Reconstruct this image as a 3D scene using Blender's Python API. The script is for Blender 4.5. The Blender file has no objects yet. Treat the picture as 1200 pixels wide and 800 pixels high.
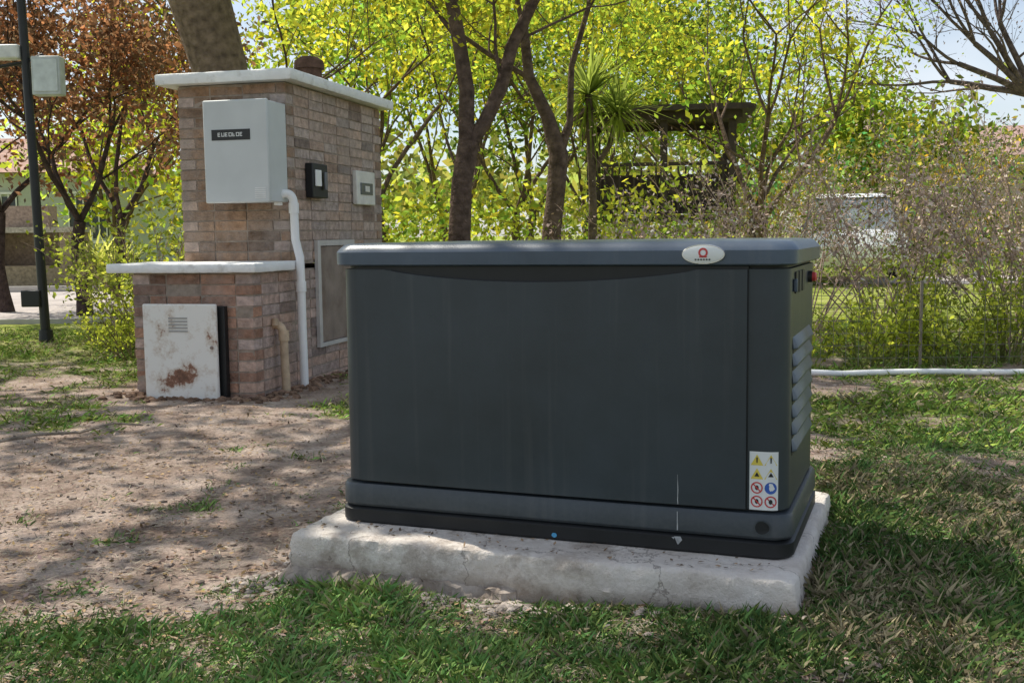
import bpy, math, random
import numpy as np
from mathutils import Vector, Matrix, noise as mn

R = random.Random(7)
NR = np.random.default_rng(11)
scn = bpy.context.scene
COL = scn.collection

# ------------------------------------------------------------------ helpers
def link(o, parent=None):
    COL.objects.link(o)
    if parent is not None:
        o.parent = parent
    return o

def empty(name, loc=(0, 0, 0), rz=0.0):
    e = bpy.data.objects.new(name, None)
    e.location = loc
    e.rotation_euler = (0, 0, rz)
    e.empty_display_size = 0.2
    COL.objects.link(e)
    return e

def newmat(name):
    m = bpy.data.materials.new(name)
    m.use_nodes = True
    nt = m.node_tree
    b = nt.nodes.get('Principled BSDF')
    return m, nt, b

def mat_simple(name, col, rough=0.6, metal=0.0, var=0.15, scale=12.0, bump=0.0, bscale=60.0, spec=0.5, dirt=None, dscale=3.0, dlo=0.5, dhi=0.75):
    m, nt, b = newmat(name)
    N, L = nt.nodes, nt.links
    tc = N.new('ShaderNodeTexCoord')
    nz = N.new('ShaderNodeTexNoise'); nz.inputs['Scale'].default_value = scale; nz.inputs['Detail'].default_value = 4
    L.new(tc.outputs['Object'], nz.inputs['Vector'])
    cr = N.new('ShaderNodeValToRGB')
    cr.color_ramp.elements[0].position = 0.3; cr.color_ramp.elements[1].position = 0.7
    cr.color_ramp.elements[0].color = (*[c * (1 - var) for c in col], 1)
    cr.color_ramp.elements[1].color = (*[min(1, c * (1 + var)) for c in col], 1)
    L.new(nz.outputs['Fac'], cr.inputs['Fac'])
    out = cr.outputs['Color']
    if dirt:
        n2 = N.new('ShaderNodeTexNoise'); n2.inputs['Scale'].default_value = dscale; n2.inputs['Detail'].default_value = 6
        n2.inputs['Roughness'].default_value = 0.65
        L.new(tc.outputs['Object'], n2.inputs['Vector'])
        mr = N.new('ShaderNodeMapRange'); mr.inputs[1].default_value = dlo; mr.inputs[2].default_value = dhi
        L.new(n2.outputs['Fac'], mr.inputs[0])
        mx = N.new('ShaderNodeMixRGB'); mx.inputs[2].default_value = (*dirt, 1)
        L.new(mr.outputs[0], mx.inputs[0]); L.new(out, mx.inputs[1]); out = mx.outputs[0]
    L.new(out, b.inputs['Base Color'])
    b.inputs['Roughness'].default_value = rough
    b.inputs['Metallic'].default_value = metal
    b.inputs['Specular IOR Level'].default_value = spec
    if bump > 0:
        n3 = N.new('ShaderNodeTexNoise'); n3.inputs['Scale'].default_value = bscale; n3.inputs['Detail'].default_value = 4
        L.new(tc.outputs['Object'], n3.inputs['Vector'])
        bp = N.new('ShaderNodeBump'); bp.inputs['Strength'].default_value = bump; bp.inputs['Distance'].default_value = 0.01
        L.new(n3.outputs['Fac'], bp.inputs['Height']); L.new(bp.outputs[0], b.inputs['Normal'])
    return m

def mat_attr(name, rough=0.9, scale=25.0, var=0.35, bump=0.5, bscale=60.0, spec=0.3, bdist=0.01, smear=None):
    m, nt, b = newmat(name)
    N, L = nt.nodes, nt.links
    at = N.new('ShaderNodeAttribute'); at.attribute_name = 'Col'
    tc = N.new('ShaderNodeTexCoord')
    nz = N.new('ShaderNodeTexNoise'); nz.inputs['Scale'].default_value = scale; nz.inputs['Detail'].default_value = 4
    L.new(tc.outputs['Object'], nz.inputs['Vector'])
    mr = N.new('ShaderNodeMapRange'); mr.inputs[1].default_value = 0.3; mr.inputs[2].default_value = 0.7
    mr.inputs[3].default_value = 1 - var; mr.inputs[4].default_value = 1 + var
    L.new(nz.outputs['Fac'], mr.inputs[0])
    mx = N.new('ShaderNodeVectorMath'); mx.operation = 'SCALE'
    L.new(at.outputs['Color'], mx.inputs[0]); L.new(mr.outputs[0], mx.inputs['Scale'])
    out = mx.outputs[0]
    if smear:
        n4 = N.new('ShaderNodeTexNoise'); n4.inputs['Scale'].default_value = 3.2; n4.inputs['Detail'].default_value = 7; n4.inputs['Roughness'].default_value = 0.7
        L.new(tc.outputs['Object'], n4.inputs['Vector'])
        m4 = N.new('ShaderNodeMapRange'); m4.inputs[1].default_value = 0.46; m4.inputs[2].default_value = 0.70; m4.inputs[4].default_value = 0.75
        L.new(n4.outputs['Fac'], m4.inputs[0])
        x4 = N.new('ShaderNodeMixRGB'); x4.inputs[2].default_value = (*smear, 1)
        L.new(m4.outputs[0], x4.inputs[0]); L.new(out, x4.inputs[1]); out = x4.outputs[0]
    L.new(out, b.inputs['Base Color'])
    b.inputs['Roughness'].default_value = rough
    b.inputs['Specular IOR Level'].default_value = spec
    n3 = N.new('ShaderNodeTexNoise'); n3.inputs['Scale'].default_value = bscale; n3.inputs['Detail'].default_value = 4
    L.new(tc.outputs['Object'], n3.inputs['Vector'])
    bp = N.new('ShaderNodeBump'); bp.inputs['Strength'].default_value = bump; bp.inputs['Distance'].default_value = bdist
    L.new(n3.outputs['Fac'], bp.inputs['Height']); L.new(bp.outputs[0], b.inputs['Normal'])
    return m

def mat_leaf(name, trans=0.5, gain=1.6):
    m = bpy.data.materials.new(name); m.use_nodes = True
    nt = m.node_tree; N, L = nt.nodes, nt.links
    for n in list(N): N.remove(n)
    out = N.new('ShaderNodeOutputMaterial')
    at = N.new('ShaderNodeAttribute'); at.attribute_name = 'Col'
    df = N.new('ShaderNodeBsdfDiffuse')
    tr = N.new('ShaderNodeBsdfTranslucent')
    sc = N.new('ShaderNodeVectorMath'); sc.operation = 'MULTIPLY'
    sc.inputs[1].default_value = (gain * 1.1, gain, gain * 0.6)
    L.new(at.outputs['Color'], sc.inputs[0]); L.new(sc.outputs[0], tr.inputs['Color'])
    L.new(at.outputs['Color'], df.inputs['Color'])
    mx = N.new('ShaderNodeMixShader'); mx.inputs[0].default_value = trans
    L.new(df.outputs[0], mx.inputs[1]); L.new(tr.outputs[0], mx.inputs[2])
    L.new(mx.outputs[0], out.inputs['Surface'])
    return m

def mat_blade(name):
    m = bpy.data.materials.new(name); m.use_nodes = True
    nt = m.node_tree; N, L = nt.nodes, nt.links
    for n in list(N): N.remove(n)
    out = N.new('ShaderNodeOutputMaterial')
    at = N.new('ShaderNodeAttribute'); at.attribute_name = 'Col'
    df = N.new('ShaderNodeBsdfDiffuse'); L.new(at.outputs['Color'], df.inputs['Color'])
    L.new(df.outputs[0], out.inputs['Surface'])
    return m

def obj_from(name, verts, faces, mat=None, parent=None, cols=None, smooth=False, angle=40):
    me = bpy.data.meshes.new(name)
    me.from_pydata([tuple(v) for v in verts], [], faces)
    if cols is not None:
        ca = me.color_attributes.new(name='Col', type='FLOAT_COLOR', domain='POINT')
        a = np.ones((len(verts), 4), dtype=np.float32); a[:, :3] = np.array(cols, dtype=np.float32)
        ca.data.foreach_set('color', a.ravel())
    me.update()
    if smooth:
        me.shade_smooth()
        me.set_sharp_from_angle(angle=math.radians(angle))
    if mat: me.materials.append(mat)
    return link(bpy.data.objects.new(name, me), parent)

def obj_np(name, V, k, cols, mat, parent=None):
    n = len(V) // k
    me = bpy.data.meshes.new(name)
    me.vertices.add(n * k); me.vertices.foreach_set('co', V.astype(np.float32).ravel())
    me.loops.add(n * k); me.loops.foreach_set('vertex_index', np.arange(n * k, dtype=np.int32))
    me.polygons.add(n); me.polygons.foreach_set('loop_start', np.arange(0, n * k, k, dtype=np.int32))
    me.update(calc_edges=True)
    ca = me.color_attributes.new(name='Col', type='FLOAT_COLOR', domain='POINT')
    a = np.ones((n * k, 4), dtype=np.float32); a[:, :3] = np.repeat(cols, k, axis=0)
    ca.data.foreach_set('color', a.ravel())
    me.materials.append(mat)
    return link(bpy.data.objects.new(name, me), parent)

def unit(a):
    return a / (np.linalg.norm(a, axis=1, keepdims=True) + 1e-9)

def leaves(name, C, half, cols, mat, parent=None, ratio=0.5, flat=0.0):
    n = len(C)
    a = unit(NR.normal(size=(n, 3)) * np.array([1, 1, 1 - flat]))
    if flat > 0:
        up = NR.normal(size=(n, 3)) * 0.35 + np.array([0, 0, 1.0])
        b = unit(np.cross(a, up))
    else:
        b = unit(np.cross(a, NR.normal(size=(n, 3))))
    h = (half * NR.uniform(0.6, 1.35, size=n))[:, None]
    a = a * h; b = b * h * ratio
    V = np.empty((n, 4, 3)); V[:, 0] = C - a; V[:, 1] = C + b - a * 0.1; V[:, 2] = C + a; V[:, 3] = C - b - a * 0.1
    return obj_np(name, V.reshape(-1, 3), 4, cols, mat, parent)

def clumps(centers, sigma, per, base, vary=0.45, hue=0.13, flatten=0.75):
    centers = np.array(centers); m = len(centers)
    P = np.repeat(centers, per, axis=0) + NR.normal(size=(m * per, 3)) * np.array([sigma, sigma, sigma * flatten])
    br = np.repeat(NR.uniform(1 - vary, 1 + vary, size=m), per) * NR.uniform(0.65, 1.3, size=m * per)
    sh = np.repeat(NR.uniform(-hue, hue, size=m), per) + NR.uniform(-hue, hue, size=m * per)
    c = np.array(base)[None, :] * br[:, None]
    c[:, 0] *= 1 + sh * 1.6; c[:, 2] *= 1 - sh
    return P, np.clip(c, 0.005, 0.42)

class Acc:
    def __init__(s): s.v = []; s.f = []; s.c = []
    def tube(s, pts, rad, sides=7, col=(0.1, 0.08, 0.06), cap=True):
        n0 = len(s.v); k = len(pts)
        pts = [Vector(p) for p in pts]
        ref = Vector((0.13, 0.97, 0.21)).normalized()
        for i, p in enumerate(pts):
            t = (pts[min(i + 1, k - 1)] - pts[max(i - 1, 0)])
            if t.length < 1e-6: t = Vector((0, 0, 1))
            t.normalize()
            a = t.cross(ref)
            if a.length < 0.05: a = t.cross(Vector((1, 0, 0)))
            a.normalize(); b = t.cross(a)
            for j in range(sides):
                an = 2 * math.pi * j / sides
                s.v.append(p + (a * math.cos(an) + b * math.sin(an)) * rad[i]); s.c.append(col)
        for i in range(k - 1):
            for j in range(sides):
                j2 = (j + 1) % sides
                s.f.append((n0 + i * sides + j, n0 + i * sides + j2, n0 + (i + 1) * sides + j2, n0 + (i + 1) * sides + j))
        if cap:
            s.f.append(tuple(n0 + j for j in range(sides))[::-1])
            s.f.append(tuple(n0 + (k - 1) * sides + j for j in range(sides)))
    def box(s, x0, x1, y0, y1, z0, z1, col=(0.5, 0.5, 0.5), jit=0.0):
        n0 = len(s.v)
        for z in (z0, z1):
            for (x, y) in ((x0, y0), (x1, y0), (x1, y1), (x0, y1)):
                s.v.append(Vector((x + R.uniform(-jit, jit), y + R.uniform(-jit, jit), z + R.uniform(-jit, jit)))); s.c.append(col)
        for q in ((0, 3, 2, 1), (4, 5, 6, 7), (0, 1, 5, 4), (1, 2, 6, 5), (2, 3, 7, 6), (3, 0, 4, 7)):
            s.f.append(tuple(n0 + i for i in q))
    def make(s, name, mat, parent=None, smooth=False, angle=40):
        return obj_from(name, s.v, s.f, mat, parent, s.c, smooth, angle)

def bevelbox(name, x0, x1, y0, y1, z0, z1, mat, parent=None, bev=0.006, seg=3):
    a = Acc(); a.box(x0, x1, y0, y1, z0, z1)
    o = a.make(name, mat, parent)
    md = o.modifiers.new('b', 'BEVEL'); md.width = bev; md.segments = seg; md.limit_method = 'NONE'
    o.data.shade_smooth(); o.data.set_sharp_from_angle(angle=math.radians(50))
    return o

_perm = NR.random((256, 256))
def vnoise(x, y, f):
    x = np.asarray(x) * f + 1000.3; y = np.asarray(y) * f + 1000.7
    xi = np.floor(x).astype(int); yi = np.floor(y).astype(int)
    fx = x - xi; fy = y - yi
    fx = fx * fx * (3 - 2 * fx); fy = fy * fy * (3 - 2 * fy)
    g = lambda i, j: _perm[i % 256, j % 256]
    return (g(xi, yi) * (1 - fx) + g(xi + 1, yi) * fx) * (1 - fy) + (g(xi, yi + 1) * (1 - fx) + g(xi + 1, yi + 1) * fx) * fy
def fbm(x, y, f, o=4):
    s = 0; a = 0.5; t = 0
    for i in range(o):
        s = s + a * vnoise(x, y, f); t += a; a *= 0.5; f *= 2.1
    return s / t
def sst(x, a, b):
    t = np.clip((np.asarray(x, dtype=float) - a) / (b - a), 0, 1)
    return t * t * (3 - 2 * t)

def gz(x, y):
    x = np.asarray(x, dtype=float); y = np.asarray(y, dtype=float)
    near = 1 - sst(y, 9, 14)
    z = -0.03 + 0.065 * sst(x, -0.4, 0.9) * (1 - sst(y, 3.5, 5.0))
    z = z + 0.03 * sst(y, 6.5, 8.5)
    z = z + near * (0.03 * (fbm(x, y, 1.3, 3) - 0.5) + 0.022 * (fbm(x + 50, y, 6.0, 3) - 0.5))
    return z

def grassmask(x, y):
    x = np.asarray(x, dtype=float); y = np.asarray(y, dtype=float)
    base = 0.62 * np.ones_like(x + y)
    base = base + 0.14 * (1 - sst(y, 2.75, 3.3)) * sst(x, -1.1, -0.5) + 0.13 * sst(x, 0.9, 1.5)
    bare = np.exp(-(((x + 1.5) / 1.25) ** 2 + ((y - 4.5) / 1.35) ** 2)) * 0.6
    bare2 = np.exp(-(((x - 0.2) / 1.5) ** 2 + ((y - 4.6) / 1.6) ** 2)) * 0.4
    bare3 = np.exp(-(((x + 1.5) / 0.8) ** 2 + ((y - 3.1) / 0.8) ** 2)) * 0.24
    bare4 = np.exp(-(((x + 1.9) / 1.6) ** 2 + ((y - 6.4) / 0.7) ** 2)) * 0.5
    far = 0.35 * sst(y, 7.3, 8.5)
    n = fbm(x, y, 1.5, 4) - 0.5
    n2 = fbm(x + 31, y + 17, 6.0, 3) - 0.5
    return np.clip(base - bare - bare2 * 0.6 - bare3 - bare4 + far + n * 1.6 + n2 * 1.1, 0, 1)

# ------------------------------------------------------------------ materials
leafM = mat_leaf('leaf_foliage', 0.62, 2.3)
leafDry = mat_blade('leaf_dry')
grassM = mat_blade('grass_blade')
barkM = mat_attr('bark', 0.95, 14, 0.45, 0.9, 30, 0.1, 0.03)
stoneM = mat_attr('stone', 0.95, 22, 0.3, 0.7, 70, 0.2, 0.01)
brickM = mat_attr('brick', 0.92, 22, 0.3, 0.8, 70, 0.2, 0.01, smear=(0.37, 0.31, 0.27))
ledgeM = mat_simple('painted_ledge', (0.82, 0.82, 0.81), 0.7, 0, 0.06, 14, 0.35, 60, dirt=(0.48, 0.45, 0.41), dscale=9, dlo=0.55, dhi=0.78)
blackM = mat_simple('black_plastic', (0.008, 0.009, 0.010), 0.5, 0, 0.2, 20)
pvcM = mat_simple('white_pvc', (0.84, 0.84, 0.83), 0.35, 0, 0.05, 10)

# ------------------------------------------------------------------ camera
H = 0.86
cam = bpy.data.cameras.new('camera'); cam.sensor_width = 36; cam.lens = 36 * 1280 / 1200
cam.clip_start = 0.05; cam.clip_end = 1000
co = bpy.data.objects.new('camera', cam); COL.objects.link(co)
co.matrix_world = Matrix.Translation((0, 0, H)) @ Matrix.Rotation(math.radians(90 - 5.58), 4, 'X') @ Matrix.Rotation(math.radians(-0.7), 4, 'Z')
scn.camera = co

# ------------------------------------------------------------------ world & sun
SE = 56.0; SAZ = math.atan2(-0.80, 0.60)
w = bpy.data.worlds.new('World'); scn.world = w; w.use_nodes = True
nt = w.node_tree; bg = nt.nodes['Background']
sky = nt.nodes.new('ShaderNodeTexSky'); sky.sky_type = 'NISHITA'; sky.sun_disc = False
sky.sun_elevation = math.radians(SE); sky.sun_rotation = SAZ
sky.air_density = 1.0; sky.dust_density = 1.0; sky.ozone_density = 1.0
wtc = nt.nodes.new('ShaderNodeTexCoord'); wmp = nt.nodes.new('ShaderNodeMapping'); wmp.inputs['Scale'].default_value = (1, 1, 2.2)
wn = nt.nodes.new('ShaderNodeTexNoise'); wn.inputs['Scale'].default_value = 2.4; wn.inputs['Detail'].default_value = 4; wn.inputs['Roughness'].default_value = 0.55
wr = nt.nodes.new('ShaderNodeMapRange'); wr.inputs[1].default_value = 0.42; wr.inputs[2].default_value = 0.66; wr.inputs[3].default_value = 0.10; wr.inputs[4].default_value = 0.85
wm = nt.nodes.new('ShaderNodeMixRGB'); wm.inputs[2].default_value = (6.9, 7.2, 7.7, 1)
nt.links.new(wtc.outputs['Generated'], wmp.inputs['Vector']); nt.links.new(wmp.outputs[0], wn.inputs['Vector'])
nt.links.new(wn.outputs['Fac'], wr.inputs[0]); nt.links.new(wr.outputs[0], wm.inputs[0])
nt.links.new(sky.outputs[0], wm.inputs[1]); nt.links.new(wm.outputs[0], bg.inputs['Color'])
bg.inputs['Strength'].default_value = 0.14
sd = bpy.data.lights.new('sun', 'SUN'); sd.energy = 5.0; sd.angle = math.radians(0.5); sd.color = (1, 0.94, 0.83)
so = bpy.data.objects.new('sun', sd); COL.objects.link(so)
sv = Vector((math.sin(SAZ) * math.cos(math.radians(SE)), math.cos(SAZ) * math.cos(math.radians(SE)), math.sin(math.radians(SE))))
so.rotation_euler = sv.to_track_quat('Z', 'Y').to_euler(); so.location = sv * 30
scn.view_settings.view_transform = 'Standard'; scn.view_settings.look = 'None'; scn.view_settings.exposure = 0

# ------------------------------------------------------------------ ground
def axis(lo, hi, st, far0, far1, k):
    a = list(np.arange(lo, hi, st))
    left = [lo - (lo - far0) * (i / k) ** 2.2 for i in range(k, 0, -1)]
    right = [hi + (far1 - hi) * (i / k) ** 2.2 for i in range(0, k + 1)]
    return np.array(left + a + right)
xs = axis(-5, 5, 0.045, -400, 400, 34)
ys = axis(1.2, 9.5, 0.045, -60, 700, 40)
X, Y = np.meshgrid(xs, ys)
Z = gz(X, Y)
nx, ny = len(xs), len(ys)
V = np.stack([X.ravel(), Y.ravel(), Z.ravel()], axis=1)
idx = np.arange(nx * ny).reshape(ny, nx)
F = np.stack([idx[:-1, :-1].ravel(), idx[:-1, 1:].ravel(), idx[1:, 1:].ravel(), idx[1:, :-1].ravel()], axis=1)
me = bpy.data.meshes.new('ground')
me.vertices.add(len(V)); me.vertices.foreach_set('co', V.astype(np.float32).ravel())
me.loops.add(F.size); me.loops.foreach_set('vertex_index', F.astype(np.int32).ravel())
me.polygons.add(len(F)); me.polygons.foreach_set('loop_start', np.arange(0, F.size, 4, dtype=np.int32))
me.update(calc_edges=True); me.shade_smooth()
ca = me.color_attributes.new(name='Grass', type='FLOAT_COLOR', domain='POINT')
g = grassmask(X, Y).ravel(); a = np.ones((len(V), 4), dtype=np.float32); a[:, 0] = a[:, 1] = a[:, 2] = g
ca.data.foreach_set('color', a.ravel())
m, nt, b = newmat('ground_soil_grass'); N, L = nt.nodes, nt.links
tc = N.new('ShaderNodeTexCoord')
def nz(scale, det=5, rough=0.6):
    n = N.new('ShaderNodeTexNoise'); n.inputs['Scale'].default_value = scale; n.inputs['Detail'].default_value = det
    n.inputs['Roughness'].default_value = rough; L.new(tc.outputs['Object'], n.inputs['Vector']); return n
def ramp(src, stops):
    r = N.new('ShaderNodeValToRGB'); e = r.color_ramp.elements
    while len(e) < len(stops): e.new(0.5)
    for i, (p, c) in enumerate(stops): e[i].position = p; e[i].color = (*c, 1)
    L.new(src, r.inputs['Fac']); return r.outputs['Color']
soil = ramp(nz(5).outputs['Fac'], [(0.3, (0.22, 0.155, 0.12)), (0.5, (0.41, 0.315, 0.26)), (0.7, (0.58, 0.475, 0.405))])
soil2 = ramp(nz(70, 5, 0.7).outputs['Fac'], [(0.3, (0.42, 0.42, 0.42)), (0.5, (1, 1, 1)), (0.7, (1.3, 1.28, 1.25))])
mm = N.new('ShaderNodeMixRGB'); mm.blend_type = 'MULTIPLY'; mm.inputs[0].default_value = 0.8
L.new(soil, mm.inputs[1]); L.new(soil2, mm.inputs[2])
grs = ramp(nz(30, 5, 0.7).outputs['Fac'], [(0.3, (0.06, 0.08, 0.025)), (0.5, (0.14, 0.17, 0.05)), (0.72, (0.26, 0.27, 0.11))])
at = N.new('ShaderNodeAttribute'); at.attribute_name = 'Grass'
ad = N.new('ShaderNodeMath'); ad.operation = 'MULTIPLY_ADD'; ad.inputs[1].default_value = 0.5
L.new(nz(14).outputs['Fac'], ad.inputs[0]); L.new(at.outputs['Fac'], ad.inputs[2])
mr = N.new('ShaderNodeMapRange'); mr.inputs[1].default_value = 0.62; mr.inputs[2].default_value = 0.95
L.new(ad.outputs[0], mr.inputs[0])
mx = N.new('ShaderNodeMixRGB'); L.new(mr.outputs[0], mx.inputs[0]); L.new(mm.outputs[0], mx.inputs[1]); L.new(grs, mx.inputs[2])
sx = N.new('ShaderNodeSeparateXYZ'); L.new(tc.outputs['Object'], sx.inputs[0])
mf = N.new('ShaderNodeMapRange'); mf.inputs[1].default_value = 7.2; mf.inputs[2].default_value = 9.5
L.new(sx.outputs['Y'], mf.inputs[0])
lawn = ramp(nz(1.6, 8, 0.7).outputs['Fac'], [(0.35, (0.17, 0.23, 0.04)), (0.5, (0.34, 0.39, 0.08)), (0.65, (0.50, 0.50, 0.20))])
mx2 = N.new('ShaderNodeMixRGB'); L.new(mf.outputs[0], mx2.inputs[0]); L.new(mx.outputs[0], mx2.inputs[1]); L.new(lawn, mx2.inputs[2])
L.new(mx2.outputs[0], b.inputs['Base Color']); b.inputs['Roughness'].default_value = 1.0; b.inputs['Specular IOR Level'].default_value = 0.1
bp = N.new('ShaderNodeBump'); bp.inputs['Strength'].default_value = 0.85; bp.inputs['Distance'].default_value = 0.025
L.new(nz(45, 5, 0.75).outputs['Fac'], bp.inputs['Height']); L.new(bp.outputs[0], b.inputs['Normal'])
me.materials.append(m)
link(bpy.data.objects.new('ground', me))

TH = math.radians(20.8)
GA = Vector((-0.456, 2.89))
gf = Vector((math.cos(TH), -math.sin(TH))); gs = Vector((math.sin(TH), math.cos(TH)))
SLABZ = 0.10
def in_slab(x, y, mrg=0.0):
    dx = x - GA.x; dy = y - GA.y
    u = dx * gf.x + dy * gf.y; v = dx * gs.x + dy * gs.y
    return (u > -0.085 - mrg) & (u < 1.215 + mrg) & (v > -0.175 - mrg) & (v < 0.74 + mrg)
PA = math.radians(14)
PO = Vector((-1.426, 6.024))
pf = Vector((math.cos(PA), -math.sin(PA))); ps = Vector((math.sin(PA), math.cos(PA)))
def in_pillar(x, y):
    dx = x - PO.x; dy = y - PO.y
    u = dx * pf.x + dy * pf.y; v = dx * ps.x + dy * ps.y
    return (u > -0.76) & (u < 0.03) & (v > -0.03) & (v < 2.1)

def blades(n, y0, y1, len0, wid, thr, parent, name, gcol):
    t = NR.random(n); y = y0 * (y1 / y0) ** t
    sp = y * 0.52 + 0.2
    x = NR.uniform(-1, 1, n) * sp
    gm = grassmask(x, y)
    keep = (gm > thr + NR.random(n) * 0.5) & (~in_slab(x, y)) & (~in_pillar(x, y))
    x, y, gm = x[keep], y[keep], gm[keep]
    n = len(x); z = gz(x, y) - 0.004
    ln = len0 * NR.uniform(0.4, 1.5, n) * (0.5 + 0.8 * gm) * (0.6 + 0.8 * vnoise(x, y, 7.0))
    an = NR.uniform(0, 2 * np.pi, n); lean = NR.uniform(0.2, 2.2, n)
    d = np.stack([np.cos(an) * lean, np.sin(an) * lean, np.ones(n)], axis=1); d = unit(d)
    wv = unit(np.stack([-np.sin(an + NR.normal(size=n)), np.cos(an), np.zeros(n)], axis=1)) * wid * NR.uniform(0.6, 1.3, n)[:, None]
    P = np.stack([x, y, z], axis=1)
    mid = P + d * (ln * 0.55)[:, None]
    tip = mid + unit(d + np.array([0, 0, -0.55])) * (ln * 0.5)[:, None]
    V = np.empty((n, 4, 3)); V[:, 0] = P - wv; V[:, 1] = P + wv; V[:, 2] = mid + wv * 0.7; V[:, 3] = tip
    dry = (NR.random(n) < 0.14 + 0.4 * (fbm(x + 9, y, 1.8, 2) > 0.60)).astype(float)[:, None]
    green = np.array(gcol)[None] * NR.uniform(0.5, 1.5, (n, 1)) * (0.6 + 0.9 * fbm(x, y + 40, 1.1, 2))[:, None]
    green[:, 0] *= NR.uniform(0.75, 1.3, n)
    straw = np.array([0.40, 0.34, 0.21])[None] * NR.uniform(0.5, 1.3, (n, 1))
    return obj_np(name, V.reshape(-1, 3), 4, green * (1 - dry) + straw * dry, grassM, parent)
lawn_e = empty('grass')
blades(270000, 1.7, 4.8, 0.030, 0.0017, 0.20, lawn_e, 'grass_near', (0.155, 0.25, 0.075))
blades(90000, 4.2, 10.5, 0.040, 0.0032, 0.30, lawn_e, 'grass_mid', (0.22, 0.32, 0.065))

n = 20000
t = NR.random(n); y = 1.8 * (9.0 / 1.8) ** t; x = NR.uniform(-1, 1, n) * (y * 0.52 + 0.2)
k = (~in_slab(x, y, -0.04)) & (~in_pillar(x, y)); x, y = x[k], y[k]; n = len(x)
C = np.stack([x, y, gz(x, y) + 0.006], axis=1)
c = np.array([[0.26, 0.18, 0.12]]) * NR.uniform(0.35, 1.9, (n, 1)); c[:, 2] *= NR.uniform(0.7, 1.3, n)
leaves('leaf_litter', C, 0.010, c, leafDry, None, 0.45, flat=0.85)
n = 26000
t = NR.random(n); y = 1.8 * (7.5 / 1.8) ** t; x = NR.uniform(-1, 1, n) * (y * 0.52 + 0.2)
k = (~in_slab(x, y)) & (~in_pillar(x, y)); x, y = x[k], y[k]; n = len(x)
C = np.stack([x, y, gz(x, y) + 0.006], axis=1)
c = np.array([[0.46, 0.40, 0.30]]) * NR.uniform(0.4, 1.2, (n, 1))
leaves('dry_straw', C, 0.020, c, leafDry, None, 0.06, flat=0.85)
acc = Acc()
def rock(acc, p, r, col):
    n0 = len(acc.v); k = 6
    off = R.random() * 9
    acc.v.append(Vector(p) + Vector((0, 0, r * 0.6))); acc.c.append(col)
    for ring, (zz, rr) in enumerate(((0.35, 0.75), (-0.2, 1.0))):
        for j in range(k):
            an = 2 * math.pi * j / k + ring * 0.5 + off; q = rr * R.uniform(0.7, 1.25) * r
            acc.v.append(Vector(p) + Vector((math.cos(an) * q, math.sin(an) * q, zz * r * R.uniform(0.7, 1.2)))); acc.c.append(col)
    for j in range(k):
        acc.f.append((n0, n0 + 1 + j, n0 + 1 + (j + 1) % k))
        acc.f.append((n0 + 1 + j, n0 + 1 + k + j, n0 + 1 + k + (j + 1) % k, n0 + 1 + (j + 1) % k))
for i in range(2600):
    yy = 1.9 * (7 / 1.9) ** R.random(); xx = R.uniform(-1, 1) * (yy * 0.52 + 0.1)
    if in_slab(xx, yy) or in_pillar(xx, yy): continue
    r = R.choice([0.003, 0.004, 0.006, 0.008, 0.013]) * R.uniform(0.7, 1.3)
    cc = R.uniform(0.5, 1.3); rock(acc, (xx, yy, float(gz(xx, yy)) + r * 0.1), r, (0.36 * cc, 0.29 * cc, 0.24 * cc))
for i in range(900):
    u = R.uniform(-0.22, 0.75) if R.random() < 0.8 else R.uniform(-0.2, 1.3); v = -0.17 - abs(R.gauss(0, 0.055))
    if R.random() < 0.2: u = -0.11 - abs(R.gauss(0, 0.05)); v = R.uniform(-0.2, 0.7)
    q = GA + gf * u + gs * v; r = R.uniform(0.003, 0.015)
    cc = R.uniform(0.5, 1.2); rock(acc, (q.x, q.y, float(gz(q.x, q.y)) + r * 0.2), r, (0.42 * cc, 0.36 * cc, 0.31 * cc))
for i in range(260):
    u = R.uniform(-0.85, 0.15); v = -abs(R.gauss(0, 0.08)) - 0.02
    if R.random() < 0.5: u = 0.04 + abs(R.gauss(0, 0.07)); v = R.uniform(0, 1.2)
    q = PO + pf * u + ps * v; r = R.uniform(0.01, 0.035)
    cc = R.uniform(0.4, 1.0); rock(acc, (q.x, q.y, float(gz(q.x, q.y)) + r * 0.1), r, (0.30 * cc, 0.19 * cc, 0.13 * cc))
acc.make('pebbles', stoneM, None)

a = Acc()
a.tube([(-2.28, 4.55, 0.0), (-2.1, 4.75, 0.01), (-1.95, 4.85, 0.0), (-1.85, 5.0, 0.015), (-1.72, 5.02, 0.0)], [0.009, 0.008, 0.008, 0.006, 0.004], 6, (0.3, 0.25, 0.2))
a.tube([(-1.95, 4.85, 0.0), (-1.84, 4.82, 0.03), (-1.76, 4.84, 0.0)], [0.005, 0.004, 0.003], 5, (0.3, 0.25, 0.2))
a.make('fallen_twig', barkM)

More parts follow.
